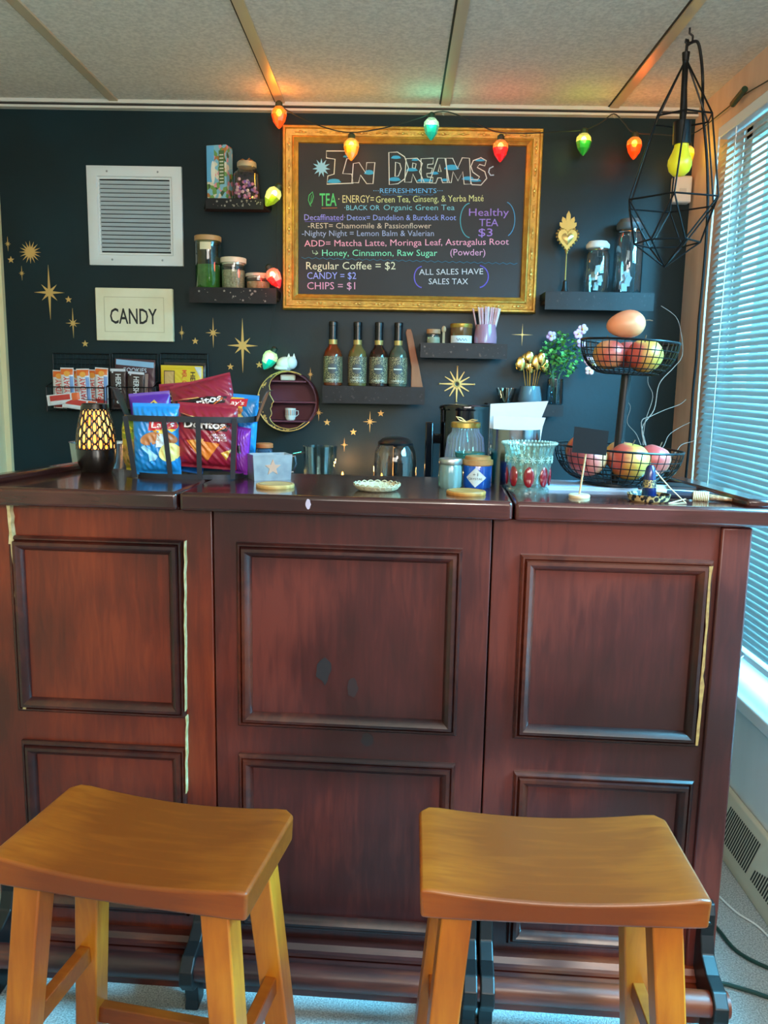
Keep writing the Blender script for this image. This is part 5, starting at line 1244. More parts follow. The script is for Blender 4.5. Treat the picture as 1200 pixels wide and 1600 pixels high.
text_into(b, '+1', -9 * k, 19.5 * k, 8 * k, 5 * k, L=0.003, fn=f1); text_into(b, 'CRYSTAL', -16 * k, 13.5 * k, 22 * k, 3.6 * k, L=0.003, fn=f1); b.build('lettering', M('2A2E34', 0.6), t, smooth=False)
# perforated napkin holder
p = T(801, 754); k = mpp(p); r = 39 * k; H = 84 * k
t = thing('napkin_holder', 'perforated stainless steel cylinder holding white napkins on the bar', 'napkin holder', p)
b = MB(); b.lathe([(r, 0), (r, H), (r - 0.0012, H), (r - 0.0012, 0.003), (0, 0.003)], 48)
N0 = len(b.f)
for i in range(22):
    for j in range(6):
        a = 2 * PI * i / 22; z = H * (0.10 + 0.115 * j) + (H * 0.057 if i % 2 else 0)
        if i % 8 in (5, 6, 7): continue
        e1 = Vector((math.cos(a), math.sin(a), 0)); e2 = Vector((-math.sin(a), math.cos(a), 0)); c = e1 * (r + 0.0005) + Vector((0, 0, z)); rr = 2.4 * k
        b.add([c + e2 * rr * math.cos(q) + Vector((0, 0, rr * math.sin(q))) for q in [2 * PI * s / 10 for s in range(10)]], [tuple(range(10))], 1)
b.build('cylinder', [M('8A8E92', 0.2, 1.0), M('E0E4E6', 0.6)], t)
for (dy, P, lab, yb) in ((0.012, [(-39, 20), (39, 20), (39, 92), (52, 127), (-39, 121)], 'taller white napkin sheaf with a slanted top in the steel holder', 0),
                     (-0.012, [(-32, 20), (33, 20), (42, 88), (46, 102), (-36, 104)], 'shorter white napkin sheaf at the front of the steel holder', 0)):
    b = MB(); P2 = [(x * k * 0.98, z * k) for x, z in P]
    for j in range(4): b.prism_xz([(x, z - j * 0.0005) for x, z in P2], dy + j * 0.0022, dy + j * 0.0022 + 0.0015)
    o = b.build('napkin_sheaf', M('C4CED4', 0.85), smooth=False, loc=(p.x, p.y, p.z)); tag(o, lab, 'napkins')
# pressed glass bowl with ruby ovals
p = T(824, 766); k = mpp(p); H = 73 * k
t = thing('pressed_glass_bowl', 'scalloped pressed glass bowl set with red ovals at the bar front', 'bowl', p)
def prs(a, z): return 1 + 0.02 * math.cos(24 * a) * (1 if z > 0.3 * H else 0.3) + 0.010 * math.sin(z / H * 40) * math.cos(16 * a)
PG = GLASS('DCECE4', 1.0, 0.08, 0.14, 'A8C4B8')
pgb = MB().lathe([(33 * k, 0), (33 * k, 3 * k), (28 * k, 7 * k), (30 * k, 12 * k), (33 * k, 34 * k), (35.5 * k, 56 * k), (38 * k, 68 * k), (42 * k, 73 * k), (40 * k, 73 * k), (33 * k, 56 * k), (30 * k, 34 * k), (27 * k, 12 * k), (0, 10 * k)], 96, rip=prs)
RUB = M('7A0C18', 0.1, coat=0.8); FRO = M('B8D4C4', 0.4)
for i in range(8):
    a = -PI / 2 + i * PI / 4 - 0.12
    b = MB(); b.ball((0, 0, 0), (8.2 * k, 3.2 * k, 16 * k), 14, 10); o = b.build('red_oval', RUB, t); o.location = (32.3 * k * math.cos(a), 32.3 * k * math.sin(a), 24 * k); o.rotation_euler = (math.radians(-6) * 0, 0, a + PI / 2)
b = pgb
for i in range(16):
    a = i * PI / 8; c = Vector((36 * k * math.cos(a), 36 * k * math.sin(a), 50 * k)); e2 = Vector((-math.sin(a), math.cos(a), 0))
    for q in range(8):
        w = 2 * PI * q / 8; b.tube([c, c + e2 * 6 * k * math.cos(w) + Vector((0, 0, 6 * k * math.sin(w)))], 0.8 * k, 4, 1)
    for q in range(3): w = a + (q - 1) * 0.13; b.ball((41.5 * k * math.cos(w), 41.5 * k * math.sin(w), 74 * k), 2.2 * k, 6, 4, 1)
b.build('bowl_glass', [PG, GLASS('D8E8E0', 1.0, 0.1, 0.5, 'BCD4C8')], t)

# papers, fruit basket
pc = T(962, 763)
def sheet(cx, cy, lx, ly, rz, th, label, col='DCE6EE', z=0.0, name='paper_stack', n=3):
    q = T(cx, cy); b = MB()
    for i in range(n): b.box(-lx / 2 + i * 0.0015, lx / 2 - i * 0.001, -ly / 2, ly / 2 - i * 0.001, th * i / n, th * (i + 0.85) / n)
    o = b.build(name, M(col, 0.7), smooth=False, loc=(q.x, q.y, BZ + z), rot=(0, 0, math.radians(rz))); tag(o, label, 'papers'); return o
sheet(915, 761, 0.20, 0.13, -2, 0.008, 'thick pale blue paper stack under the front of the fruit basket', 'A8BCD0')
sheet(1046, 765, 0.16, 0.10, -14, 0.004, 'white paper stack fanned out at the right of the fruit basket')
k = mpp(pc); fz = BZ + 0.0085
fb = thing('fruit_stand', 'two tier black wire fruit stand leaning slightly on the right of the bar', 'fruit stand', (pc.x, pc.y + 0.012, fz), (0, math.radians(2.6), math.radians(-3)))
WB = M('111316', 0.35, 0.4)
def wire_bowl(name, z0, z1, r0, r1, nv, nr):
    b = MB(); g = 0.0011
    f_ = lambda t: (r0 + (r1 - r0) * math.sin(t * PI / 2) ** 0.85, z0 + (z1 - z0) * (1 - math.cos(t * PI / 2)) ** 0.85)
    for i in range(nv):
        a = 2 * PI * i / nv; b.tube([(f_(t)[0] * math.cos(a), f_(t)[0] * math.sin(a), f_(t)[1]) for t in [q / 8 for q in range(9)]], g, 4)
    for j in range(nr):
        rr, zz = f_(j / nr * 0.96 if j else 0); b.tube([(rr * math.cos(2 * PI * i / 48), rr * math.sin(2 * PI * i / 48), zz) for i in range(48)], g, 4, closed=True)
    b.tube([(r1 * math.cos(2 * PI * i / 48), r1 * math.sin(2 * PI * i / 48), z1) for i in range(48)], 0.0026, 6, closed=True)
    b.lathe([(0.008, z0 - 0.001), (r0, z0 - 0.001), (r0, z0 + 0.0015), (0.008, z0 + 0.0015)], 32)
    return b.build(name, WB, fb)
wire_bowl('lower_basket', 0.006, 57 * k, 50 * k, 97 * k, 44, 6)
wire_bowl('upper_basket', 170 * k, 219 * k, 36 * k, 73 * k, 40, 6)
MB().tube([(0, 0, 0.004), (0, 0, 172 * k)], 7.5 * k, 16).build('pole', WB, fb)
MB().lathe([(50 * k, 0), (52 * k, 0.002), (52 * k, 0.006), (48 * k, 0.007)], 40).build('foot_ring', WB, fb)
FM = fb.matrix_basis
bpy.context.view_layer.update()
FM = fb.matrix_world.copy()
def fruit_mat(name, a, c, d):
    m = bpy.data.materials.new(name); m.use_nodes = True; n = m.node_tree.nodes; L = m.node_tree.links; bb = n['Principled BSDF']
    t = n.new('ShaderNodeTexCoord'); nz = n.new('ShaderNodeTexNoise'); nz.inputs['Scale'].default_value = 14; nz.inputs['Detail'].default_value = 3
    sp_ = n.new('ShaderNodeSeparateXYZ'); L.new(t.outputs['Object'], sp_.inputs[0])
    ma = n.new('ShaderNodeMath'); ma.operation = 'MULTIPLY_ADD'; ma.inputs[1].default_value = 9.0; L.new(sp_.outputs[0], ma.inputs[0]); L.new(nz.outputs['Fac'], ma.inputs[2]); L.new(t.outputs['Object'], nz.inputs['Vector'])
    r = n.new('ShaderNodeValToRGB'); e = r.color_ramp.elements; e[0].position = 0.25; e[0].color = lin(a); e[1].position = 0.8; e[1].color = lin(d); x = e.new(0.5); x.color = lin(c)
    L.new(ma.outputs[0], r.inputs[0]); L.new(r.outputs[0], bb.inputs['Base Color']); bb.inputs['Roughness'].default_value = 0.35; return m
AP1 = fruit_mat('apple_red_yellow', 'B04034', 'C87848', 'C8A850'); AP2 = fruit_mat('apple_yellow', 'B4483A', 'C8963C', 'C4A848'); PE = fruit_mat('mango_orange', 'CC6A48', 'D4845C', 'CC9068'); AP3 = fruit_mat('apple_pink', 'B84844', 'CC6C5C', 'CC9868')
STEM = M('5A4028', 0.8)
def fruit(name, lx, ly, lz, r, mat, label, rot=(0, 0, 0), sq=(1, 1, 0.93), kind='apple'):
    q = FM @ Vector((lx, ly, lz))
    t = thing(name, label, 'fruit', q, rot, 'fruit in the wire stand')
    b = MB()
    def fn(p):
        d = math.hypot(p.x, p.y) / r; s = p.z / r
        dz = -0.20 * r * math.exp(-(d / 0.28) ** 2) * (1 if s > 0 else -0.6)
        w = 1 - 0.08 * max(0, -s) if kind == 'apple' else 1 + 0.10 * math.sin(s * 2.0)
        return Vector((p.x * w * sq[0] + (0.06 * r * s if kind != 'apple' else 0), p.y * w * sq[1], (p.z + (dz if kind == 'apple' else 0)) * sq[2]))
    b.ball((0, 0, 0), r, 28, 18, 0, fn); b.build('flesh', mat, t)
    zt = r * 0.74 * sq[2] if kind == 'apple' else r * sq[2] * 0.97
    MB().tube([(0, 0, zt), (0.001, 0, zt + 0.010), (0.004, 0.001, zt + 0.017)], 0.0013, 5).build('stem', STEM, t)
fruit('apple', -0.071, -0.030, 0.055, 30.5 * k, AP3, 'pink red apple at the lower left, behind the black card of the fruit stand', (0.2, 0.1, 0.5))
fruit('apple', 0.017, -0.040, 0.055, 31.5 * k, AP2, 'large yellow and red apple at the front middle of the lower tier', (0.1, 0.1, 0.2))
fruit('apple', 0.084, 0.016, 0.058, 26 * k, AP3, 'pink orange apple at the right of the lower tier', (0.3, 0.2, 1.0))
fruit('apple', 0.024, 0.066, 0.057, 28 * k, AP1, 'apple at the back of the lower tier behind the pole', (0.1, 0, 2))
fruit('apple', -0.062, 0.060, 0.064, 30 * k, AP1, 'apple with a stem at the back left, just above the black card', (0, 0.1, 1.6))
fruit('apple', -0.043, -0.006, 0.279, 24.5 * k, AP1, 'red apple at the left of the upper tier', (0.1, 0.1, 2.4))
fruit('apple', 0.030, -0.018, 0.281, 27.5 * k, AP2, 'yellow and red apple at the right front of the upper tier', (0.2, -0.2, 0.3))
fruit('apple', 0.012, 0.052, 0.284, 24 * k, AP3, 'apple at the back of the upper tier', (0, 0, 1))
fruit('mango', -0.012, 0.004, 0.346, 26 * k, PE, 'orange mango lying on top of the heap in the upper tier', (0.15, 1.35, 0.1), (0.80, 0.95, 1.12), 'mango')
# little black card on a stick
p = T(905, 777); k = mpp(p)
t = thing('card_stand', 'small blank black card on a thin wooden stick with a round base', 'sign', p)
MB().lathe([(16 * k, 0), (16.5 * k, 0.002), (16.5 * k, 0.005), (15 * k, 0.0065)], 32).build('base', M('CDB48C', 0.5), t)
MB().tube([(0, 0, 0.005), (8 * k, 0.004, 76 * k)], 1.6 * k, 8).build('stick', M('B8946A', 0.6), t)
b = MB(); b.prism_xz([(-15 * k, 70 * k), (38 * k, 66 * k), (40 * k, 104 * k), (-13 * k, 110 * k)], 0.000, 0.002); b.build('card', M('05070A', 0.6, spec=0.2), t, smooth=False)
# patterned dish, blue bottle
p = T(1013, 783); k = mpp(p)
t = thing('patterned_dish', 'shallow black and gold patterned dish at the right of the bar front', 'dish', p)
def leafy():
    m = bpy.data.materials.new('dish_pattern'); m.use_nodes = True; n = m.node_tree.nodes; L = m.node_tree.links
    tt = n.new('ShaderNodeTexCoord'); v = n.new('ShaderNodeTexVoronoi'); v.inputs['Scale'].default_value = 110; v.feature = 'F1'; r_ = n.new('ShaderNodeValToRGB'); r_.color_ramp.interpolation = 'CONSTANT'
    e = r_.color_ramp.elements; e[0].color = lin('141210'); e[1].position = 0.52; e[1].color = lin('A88C5C'); L.new(tt.outputs['Object'], v.inputs['Vector']); L.new(v.outputs['Distance'], r_.inputs[0]); L.new(r_.outputs[0], n['Principled BSDF'].inputs['Base Color']); return m
MB().lathe([(27 * k, 0), (31 * k, 3 * k), (33 * k, 12 * k), (31.5 * k, 12 * k), (29 * k, 4 * k), (0, 2.5 * k)], 40).build('dish_body', leafy(), t)
q = Vector((p.x - 0.0 * k, p.y, p.z + 3 * k)); 
t = thing('blue_bottle', 'tapered navy blue bottle with gold band standing in the patterned dish', 'bottle', q)
NB = M('0E1C48', 0.2, coat=0.4)
MB().lathe([(11.5 * k, 0), (12 * k, 1 * k), (8.5 * k, 40 * k), (7 * k, 49 * k), (4.5 * k, 53 * k), (0, 54 * k)], 28).build('bottle_body', NB, t)
MB().lathe([(10.6 * k, 19 * k), (9.6 * k, 31 * k)], 28, cap=False).build('gold_band', M('A89460', 0.4, 0.5, hex2='22263A', scale=240, lo=0.45, hi=0.55), t)
# bound bundle and loop of twine
p = T(1096, 783); k = mpp(p)
t = thing('herb_bundle', 'dark stick bundle bound with cream cord, lying at the right of the bar', 'bundle', p, (0, 0, math.radians(-18)))
b = MB(); b.tube([(-52 * k, 0, 8 * k), (-10 * k, 0, 8 * k)], 7 * k, 10, r1=6 * k); b.build('dark_wrap', M('161A2C', 0.7), t)
b = MB(); b.tube([(-10 * k, 0, 7 * k), (20 * k, 0, 7 * k), (44 * k, 0, 5 * k)], 6 * k, 10, r1=2.5 * k); b.build('stalks', M('A87850', 0.8, hex2='6A4A30', scale=120, bump=0.5), t)
b = MB()
for i in range(9): b.tube([((-12 + i * 2.6) * k, 7.6 * k * math.cos(a), 7.5 * k + 7.2 * k * math.sin(a)) for a in [2 * PI * q / 12 for q in range(12)]], 1.3 * k, 5, closed=True)
b.build('cord_binding', M('C8B48C', 0.8), t)
a_ = Vector(q); c1 = a_ + Vector((0.012, -0.010, 50 * mpp(a_)))
p1 = T(1072, 788); p1.z += 0.002; p2 = T(1045, 788); p2.z += 0.002
o = MB().tube([a_ + Vector((0.003, 0, 50 * mpp(a_))), a_ + (p1 - a_) * 0.5 + Vector((0.004, 0, 0.026)), p1, p2, T(1075, 781) + Vector((0, 0, 0.003)), T(1088, 781) + Vector((0, 0, 0.010))], 0.0013, 6).build('twine', M('CDB890', 0.8))
tag(o, 'thin cream twine running from the blue bottle to the bound bundle', 'twine')
o = MB().box(-0.045, 0.045, -0.035, 0.035, 0, 0.012).build('dark_tray', M('15181C', 0.4), bevel=0.003, loc=T(1082, 768) + Vector((0, 0.02, 0)), rot=(0, 0, math.radians(-14))); tag(o, 'dark flat case by the right rim of the bar top', 'case')

# ================================================================== BACK COUNTER AND THINGS ON IT
CZ = 0.90
bc = thing('back_counter', 'dark low counter against the wall behind the bar', 'counter', (-0.1, 2.85, 0))
MB().box(-1.2, 1.08, -0.30, 0.33, 0.0, CZ - 0.03).build('cabinet', M('1E1A18', 0.5), bc, smooth=False)
MB().box(-1.22, 1.02, -0.32, 0.335, CZ - 0.03, CZ).build('worktop', M('2A2220', 0.35), bc, bevel=0.004)
def onc(x, Y): q = on(x, CZ, Y); return q
p = onc(498, 2.66); k = mpp(p); zt = W(498, 697, 2.66).z - CZ; r = 24 * k
t = thing('glass_pitcher', 'clear glass pitcher behind the bar next to the star box', 'pitcher', p)
def spout(a, z): return 1 + (0.16 * math.exp(-((math.atan2(math.sin(a), math.cos(a))) / 0.35) ** 2) * max(0, z / zt - 0.6) * 2.5)
MB().lathe([(r * 0.8, 0), (r * 0.85, 0.004), (r * 1.02, zt), (r * 0.96, zt), (r * 0.79, 0.008), (0, 0.008)], 40, rip=spout).build('glass', GLASS('E8F0F0', 1.0), t)
MB().tube([(-r * 1.0, 0, zt * 0.88), (-r * 1.6, 0, zt * 0.85), (-r * 1.75, 0, zt * 0.55), (-r * 1.5, 0, zt * 0.3), (-r * 0.9, 0, zt * 0.25)], 0.005, 8).build('handle', GLASS('E8F0F0', 1.0), t)
p = onc(616, 2.66); k = mpp(p); zt = W(616, 682, 2.66).z - CZ; r = 33 * k
t = thing('coffee_carafe', 'glass coffee carafe with a black lid behind the bar centre', 'carafe', p)
MB().lathe([(r * 0.9, 0), (r, 0.01), (r * 1.0, zt * 0.62), (r * 0.95, zt * 0.78), (r * 0.78, zt * 0.90), (r * 0.72, zt * 0.92)], 40, cap=False).build('glass', GLASS('E4E0D8', 1.0), t)
MB().lathe([(r * 0.82, zt * 0.885), (r * 0.84, zt * 0.91), (r * 0.6, zt * 0.975), (r * 0.2, zt), (0, zt)], 36).build('lid', M('121214', 0.3), t)
MB().tube([(0, r * 0.9, zt * 0.85), (0, r * 1.5, zt * 0.8), (0, r * 1.55, zt * 0.4), (0, r * 1.02, zt * 0.3)], 0.008, 8).build('handle', M('121214', 0.3), t)
p = onc(725, 2.75); k = mpp(p); zt = W(725, 632, 2.75).z - CZ; r = 41 * k
t = thing('coffee_urn', 'tall glossy black coffee urn behind the ribbed jar', 'coffee urn', p)
URN = M('0A0A0C', 0.08, coat=0.6)
MB().lathe([(r * 1.0, 0), (r * 1.02, 0.01), (r, 0.03), (r, zt * 0.95)], 48).build('body', URN, t)
MB().lathe([(r * 1.03, zt * 0.945), (r * 1.04, zt * 0.96), (r * 1.03, zt * 0.985), (r * 0.9, zt)], 48).build('lid', URN, t)
MB().box(-r * 1.55, -r * 1.25, -0.03, 0.03, 0, zt * 0.82).box(-r * 1.3, -r * 0.95, -0.01, 0.01, zt * 0.6, zt * 0.7).build('side_handle', URN, t, bevel=0.004)
p = onc(159, 2.62); k = mpp(p); zt = W(159, 691, 2.62).z - CZ; r = 44 * k
t = thing('metal_bowl', 'silver metal mixing bowl partly hidden behind the glowing lantern', 'bowl', p)
MB().lathe([(r * 0.5, 0), (r * 0.62, 0.004), (r * 0.9, zt * 0.5), (r, zt), (r * 1.03, zt + 0.001), (r * 0.98, zt - 0.001), (r * 0.88, zt * 0.5), (r * 0.6, 0.007), (0, 0.006)], 48).build('bowl_body', STEEL, t)
p = onc(1010, 2.72); k = mpp(p)
t = thing('branch_vase', 'bare curly willow branches in a dark vase behind the fruit stand', 'branches', p)
MB().lathe([(0.045, 0), (0.055, 0.03), (0.05, 0.11), (0.035, 0.14), (0.03, 0.14), (0.045, 0.10), (0, 0.01)], 28).build('vase', M('202428', 0.3), t)
def br(pts, r, Y0=2.72):
    out = [Vector((0, 0, 0.02)), Vector((0, 0, 0.12))]
    for x, y, dy in pts: q_ = W(x, y, 2.72 + dy); out.append(q_ - p)
    # smooth with Catmull-Rom
    P = out; S = []
    for i in range(1, len(P) - 1):
        p0, p1_, p2_, p3 = P[i - 1], P[i], P[i + 1], P[min(i + 2, len(P) - 1)]
        for s in range(5):
            u = s / 5; S.append(0.5 * ((2 * p1_) + (p2_ - p0) * u + (2 * p0 - 5 * p1_ + 4 * p2_ - p3) * u * u + (3 * p1_ - p0 - 3 * p2_ + p3) * u ** 3))
    S.append(P[-1]); S = [P[0]] + S
    return MB().tube(S, r, 6, r1=r * 0.35)
BRM = M('8A6A5C', 0.7)
for pts, r in (([(1012, 710, 0), (1003, 670, 0), (1022, 640, 0.02), (1030, 600, 0.02), (1052, 575, 0.03), (1066, 555, 0.03), (1064, 520, 0.02), (1056, 495, 0), (1033, 478, 0)], 0.0034),
               ([(1010, 700, 0), (1002, 660, 0), (1018, 650, 0.01), (1040, 640, 0.02), (1062, 632, 0.03), (1072, 624, 0.03)], 0.003),
               ([(1015, 715, 0), (1035, 700, 0), (1045, 680, 0.02), (1062, 668, 0.03), (1078, 660, 0.03)], 0.0026),
               ([(1018, 720, 0), (1050, 712, 0), (1065, 695, 0.02), (1085, 688, 0.03), (1094, 672, 0.04)], 0.0026),
               ([(1008, 715, 0), (995, 680, 0), (980, 660, -0.02), (985, 635, -0.03), (972, 620, -0.03)], 0.0022),
               ([(1005, 700, 0), (1008, 660, 0), (1020, 620, 0.02), (1012, 595, 0.02), (1018, 560, 0.02)], 0.0022),
               ([(1020, 725, 0), (1040, 728, 0), (1050, 742, 0.02), (1058, 735, 0.03), (1060, 720, 0.03)], 0.0022)):
    br(pts, r * 0.62).build('branch', BRM, t)

# ================================================================== PENDANT LAMP
hk = Zp(1078, 43, ZC); PY = hk.y
def PW(x, y): return W(x, y, PY)
pl_ = thing('pendant_lamp', 'black geometric wire cage pendant with yellow bulb hanging from a ceiling hook', 'lamp', PW(1037, 417))
O_ = Vector(pl_.location); PB = M('0C0D0F', 0.45, 0.3)
ap, bt = PW(1072, 92), PW(1038, 417); axis = ap - bt
def pring(px, py, rpx, n=6, ph=0.0):
    c = PW(px, py); r = rpx * mpp(c); return [c + Vector((r * math.cos(ph + 2 * PI * i / n), r * math.sin(ph + 2 * PI * i / n), 0)) for i in range(n)]
R1 = pring(1067, 186, 46, 6, 0.3); R2 = pring(1050, 317, 74, 6, 0.25); R3 = pring(1042, 380, 49, 6, 0.25 + PI / 6)
ed = []
for i in range(6):
    j = (i + 1) % 6
    ed += [(ap, R1[i]), (R1[i], R1[j]), (R1[i], R2[i]), (R2[i], R2[j]), (R2[i], R3[i]), (R2[j], R3[i]), (R3[i], R3[j]), (R3[i], bt)]
b = MB()
for a, e in ed: b.tube([a - O_, e - O_], 0.0026, 6)
b.build('cage', PB, pl_)
s0, s1, s2_ = PW(1072, 82) - O_, PW(1066, 190) - O_, PW(1065, 226) - O_
k = mpp(O_)
b = MB(); b.tube([s0, s0 + (s1 - s0) * 0.12], 6 * k, 12, r1=5 * k); b.tube([s0 + (s1 - s0) * 0.1, s1], 4.5 * k, 12); b.tube([s1, s2_], 13 * k, 20); b.build('socket', PB, pl_)
YEL = M('D8CC28', 0.35, emit='D8C820', es=0.25)
bc_ = PW(1062, 256) - O_; up = (s2_ - bc_).normalized()
b = MB(); prof = [(0.001, -19), (9, -17), (15, -11), (18, -2), (17.5, 5), (13, 16), (10.5, 24), (10.5, 32)]
rot = Vector((0, 0, 1)).rotation_difference(up).to_matrix()
b.lathe([(r * k, z * k) for r, z in prof], 28, fn=lambda v: rot @ v + bc_); b.build('bulb', YEL, pl_)
hook = MB(); h0 = hk - O_
hook.tube([h0 + Vector((0, 0, -0.001)), h0 + Vector((0, 0, -0.015)), h0 + Vector((0.010, 0, -0.022)), h0 + Vector((0.010, 0, -0.038)), h0 + Vector((0, 0, -0.046)), h0 + Vector((-0.010, 0, -0.038)), h0 + Vector((-0.008, 0, -0.030))], 0.003, 8)
o = hook.build('ceiling_hook', PB); o.location = O_; tag(o, 'small black hook screwed into the ceiling above the pendant lamp', 'hook')
pts = [s0 + Vector((0, 0, -0.01)), s0 + Vector((0.002, 0, 0.03)), h0 + Vector((0.002, 0.004, -0.040)), PW(1090, 66) - O_, PW(1096, 95) - O_, PW(1098, 130) - O_]
def cat_smooth(P, n=6):
    S = []
    for i in range(len(P) - 1):
        p0, p1_, p2_, p3 = P[max(i - 1, 0)], P[i], P[i + 1], P[min(i + 2, len(P) - 1)]
        for s in range(n):
            u = s / n; S.append(0.5 * ((2 * p1_) + (p2_ - p0) * u + (2 * p0 - 5 * p1_ + 4 * p2_ - p3) * u * u + (3 * p1_ - p0 - 3 * p2_ + p3) * u ** 3))
    return S + [P[-1]]
low = [(1098, 175), (1104, 240), (1106, 310), (1103, 380), (1098, 440), (1092, 500), (1088, 560), (1083, 610), (1078, 680), (1073, 730), (1071, 752)]
pts += [W(x, y, min(PY + 0.05 + 0.30 * i / len(low), 2.82)) - O_ for i, (x, y) in enumerate(low)]
MB().tube(cat_smooth(pts), 0.0042, 8).build('power_cord', PB, pl_)

# ================================================================== STRING LIGHTS
CORD = M('141A16', 0.6)
SY = 3.085
sl = thing('string_lights', 'string of coloured faceted bulbs draped along the ceiling and down beside the menu', 'string lights', W(436, 160, SY))
O2 = Vector(sl.location)
def SP(x, y, Y=SY): return W(x, y, Y) - O2
main = [SP(436, 165), (SP(470, 184)), SP(510, 200), SP(549, 207), SP(600, 200), SP(650, 186), SP(692, 174), SP(730, 186), SP(757, 199), SP(782, 207), SP(830, 208), SP(870, 206), SP(911, 203), SP(938, 192), SP(959, 178), SP(975, 192), SP(990, 207), SP(1030, 210), SP(1066, 212)]
main += [Xp(1090, 205, 1.05) - O2, Xp(1115, 186, 1.06) - O2, Xp(1135, 170, 1.06) - O2, Xp(1160, 150, 1.06) - O2, Xp(1200, 126, 1.06) - O2, Xp(1260, 90, 1.06) - O2]
b = MB(); b.tube(cat_smooth(main, 5), 0.0022, 6)
vert = [SP(436, 165), SP(437, 185), SP(436, 230, 3.10), SP(434, 290, 3.10), SP(432, 360, 3.10), SP(433, 420, 3.10), SP(431, 470, 3.11), SP(424, 510, 3.12), SP(418, 545, 3.10)]
b.tube(cat_smooth(vert, 4), 0.0013, 5); b.build('cord', CORD, sl)
q = Xp(1152, 155, 1.055) - O2; b = MB(); b.tube([q + Vector((0, 0.035, -0.004)), q + Vector((0, -0.055, 0.012))], 0.010, 10); b.build('inline_plug', M('1E3A28', 0.4), sl)
bulbs = [(436, 181, 'F08A20', 'FF9A30', 'F06A20'), (549, 231, 'F0B030', 'FFC860', 'F0A020'), (674, 199, '40C0A0', 'C8F0D0', '18A090'), (782, 233, 'F05830', 'FFA050', 'D82830'),
         (912, 223, '90B828', 'F0E080', '2C9038'), (991, 229, 'F07020', 'FFA040', 'E85A18'), (1073, 243, 'E8C830', 'FFE070', 'E0B820'), (426, 306, 'B8C040', 'F0F0A0', '90A828'), (428, 433, 'F05040', 'FFA080', 'D83030'), (421, 561, '40C0A0', 'D0F8C0', '18A898')]
colname = ['orange', 'amber', 'teal', 'red', 'green and yellow', 'orange', 'yellow', 'yellow green', 'red', 'green']
for i, (x, y, lc, top, botm) in enumerate(bulbs):
    Y = SY if i < 7 else 3.10
    if x == 1073: Y = 3.08
    if x == 421: Y = 3.075
    if x == 426: Y = 3.065
    if x == 428: Y = 3.06
    c = SP(x, y, Y); k = mpp(c + O2); R = 0.0275
    tilt = Matrix.Rotation({7: 0.6, 8: -0.5, 9: 0.5}.get(i, 0), 3, 'Y')
    pf = [(0.003, -0.043), (0.009, -0.037), (0.021, -0.020), (R, 0.003), (0.0255, 0.018), (0.0145, 0.030)]
    b = MB(); b.lathe(pf, 8, fn=lambda v: tilt @ v + c, cap=False)
    for f in range(len(b.f)):
        zz = sum(b.v[v][2] - c.z for v in b.f[f]) / 4
        b.m[f] = 1 if zz < -0.008 else 0
    g0 = GLASS(top, 0.9, 0.08, 0.25, top, emit=top, es=1.5); g1 = GLASS(botm, 0.9, 0.08, 0.45, botm, emit=botm, es=0.7)
    o = b.build('bulb', [g0, g1], sl, smooth=False); o['label'] = colname[i] + ' faceted bulb'
    b = MB(); b.ball((0, 0, 0.010), (0.010, 0.010, 0.012), 10, 8, 0, fn=lambda v: tilt @ v + c); b.build('filament', M('FFF0C0', 0.5, emit='FFE8B0', es=14.0), o)
    b = MB(); b.lathe([(0.0135, 0.028), (0.0125, 0.044), (0.006, 0.050)], 12, fn=lambda v: tilt @ v + c); b.build('socket', M('1A2A20', 0.5), o)
    l = bpy.data.lights.new('bulb_light', 'POINT'); l.energy = BULB_W * (0.4 if x == 1073 else 1.0); l.color = lin(lc)[:3]; l.shadow_soft_size = 0.03
    lo_ = bpy.data.objects.new('bulb_light', l); COL.objects.link(lo_); lo_.parent = sl; lo_.location = c + Vector((0, -0.032, 0.0))
for x, y in ((436, 160), (692, 170), (959, 174)):
    q = W(x, y, YB - 0.045); o = MB().tube([(0, 0, 0), (0, 0, -0.010), (0.004, -0.004, -0.016), (0, -0.008, -0.012)], 0.0012, 5).build('cord_clip', M('C8C8C0', 0.4, 0.5), loc=(q.x, q.y, ZC - 0.029))
    tag(o, {436: 'tiny metal hook holding the string lights at the left corner of the menu', 692: 'tiny metal hook holding the string lights above the middle of the menu', 959: 'tiny metal hook holding the string lights right of the menu'}[x], 'hook')
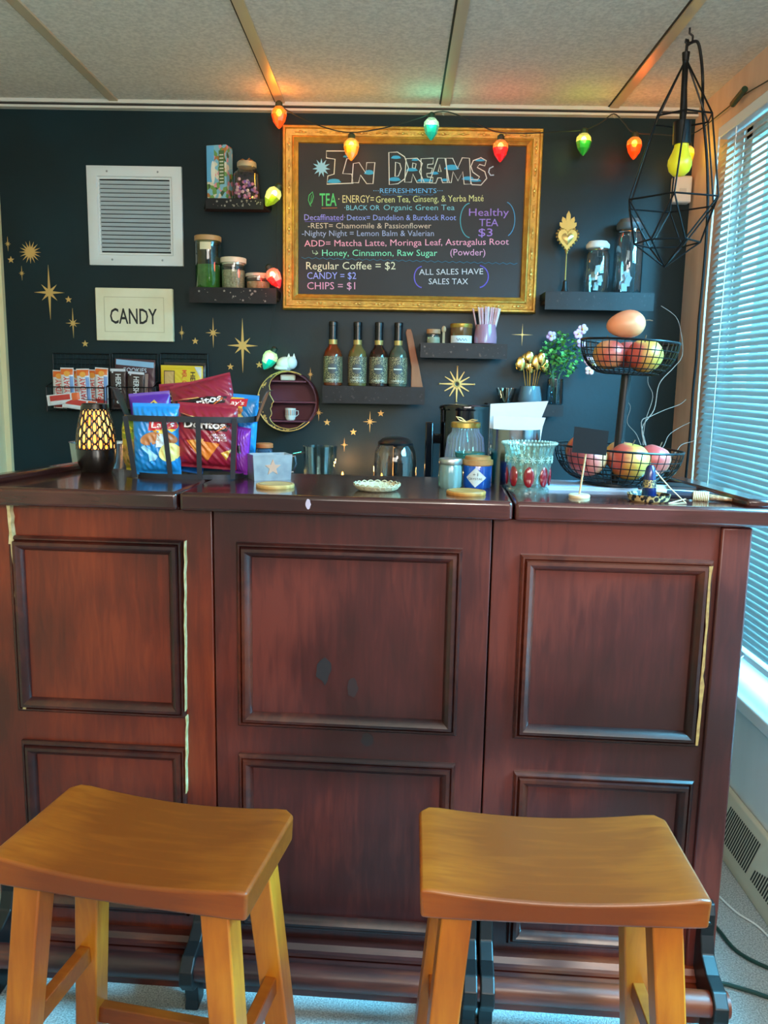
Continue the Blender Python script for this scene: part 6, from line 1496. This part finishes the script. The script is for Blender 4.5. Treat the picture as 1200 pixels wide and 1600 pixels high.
# white wall box near the corner
p0 = W(1052, 282, 3.17); p1 = W(1079, 318, 3.17)
wb = thing('wall_box', 'white plastic box on the wall in the corner behind the pendant bulb', 'wall box', (p0.x, 3.17, p1.z))
MB().box(0, 0.066, -0.015, 0.029, 0, p0.z - p1.z + 0.015).build('cover', M('D8D8D4', 0.4), wb, bevel=0.006)
MB().box(0.02, 0.046, -0.0165, -0.0145, 0.03, 0.05).build('button', M('C0C2C0', 0.4), wb, bevel=0.001)
# cables on the floor by the register
def cable(pts, r, mat, name, label):
    P = [Vector(p) for p in pts]; o = MB().tube(cat_smooth(P, 6), r, 8).build(name, mat); tag(o, label, 'cable')
g = lambda x, y, z=0.007: Zp(x, y, z)
cable([g(1080, 1425), g(1115, 1445), g(1150, 1485), g(1200, 1512), g(1260, 1530)], 0.0045, M('123830', 0.4), 'green_cable', 'dark green cable on the carpet, upper of the two right of the bar')
cable([g(1090, 1550), g(1120, 1536), g(1160, 1545), g(1200, 1558), g(1260, 1580)], 0.0045, M('123830', 0.4), 'green_cable', 'dark green cable on the carpet, lower of the two by the bar foot')
cable([g(1118, 1395, 0.004), g(1150, 1425, 0.004), g(1185, 1448, 0.004), g(1215, 1480, 0.004)], 0.0025, M('D8DCD8', 0.5), 'white_cord', 'thin white cord on the carpet beside the register')

# small candles added on the counter to give the warm glow low on the wall
for x, Yc, lab in ((535, 3.02, 'small candle added for the warm wall glow, on the back counter behind the pitcher'), (596, 3.0, 'small candle added for the warm wall glow, on the back counter behind the carafe')):
    p = onc(x, Yc)
    t = thing('added_glow_candle', lab, 'candle', p)
    MB().lathe([(0.024, 0), (0.025, 0.002), (0.025, 0.045), (0.022, 0.045), (0.021, 0.038), (0, 0.037)], 24).build('cup', GLASS('F0E0C0', 0.8, 0.1, 0.3, 'E8D0A0'), t)
    MB().lathe([(0.001, 0.038), (0.005, 0.044), (0.004, 0.052), (0.0005, 0.064)], 10).build('flame', M('FFC060', 0.5, emit='FFB040', es=12.0), t)
    l = bpy.data.lights.new('wall_glow_light', 'POINT'); l.energy = 1.6; l.color = (1.0, 0.5, 0.16); l.shadow_soft_size = 0.012
    o = bpy.data.objects.new('wall_glow_light', l); COL.objects.link(o); o.parent = t; o.location = (0, 0, 0.075)
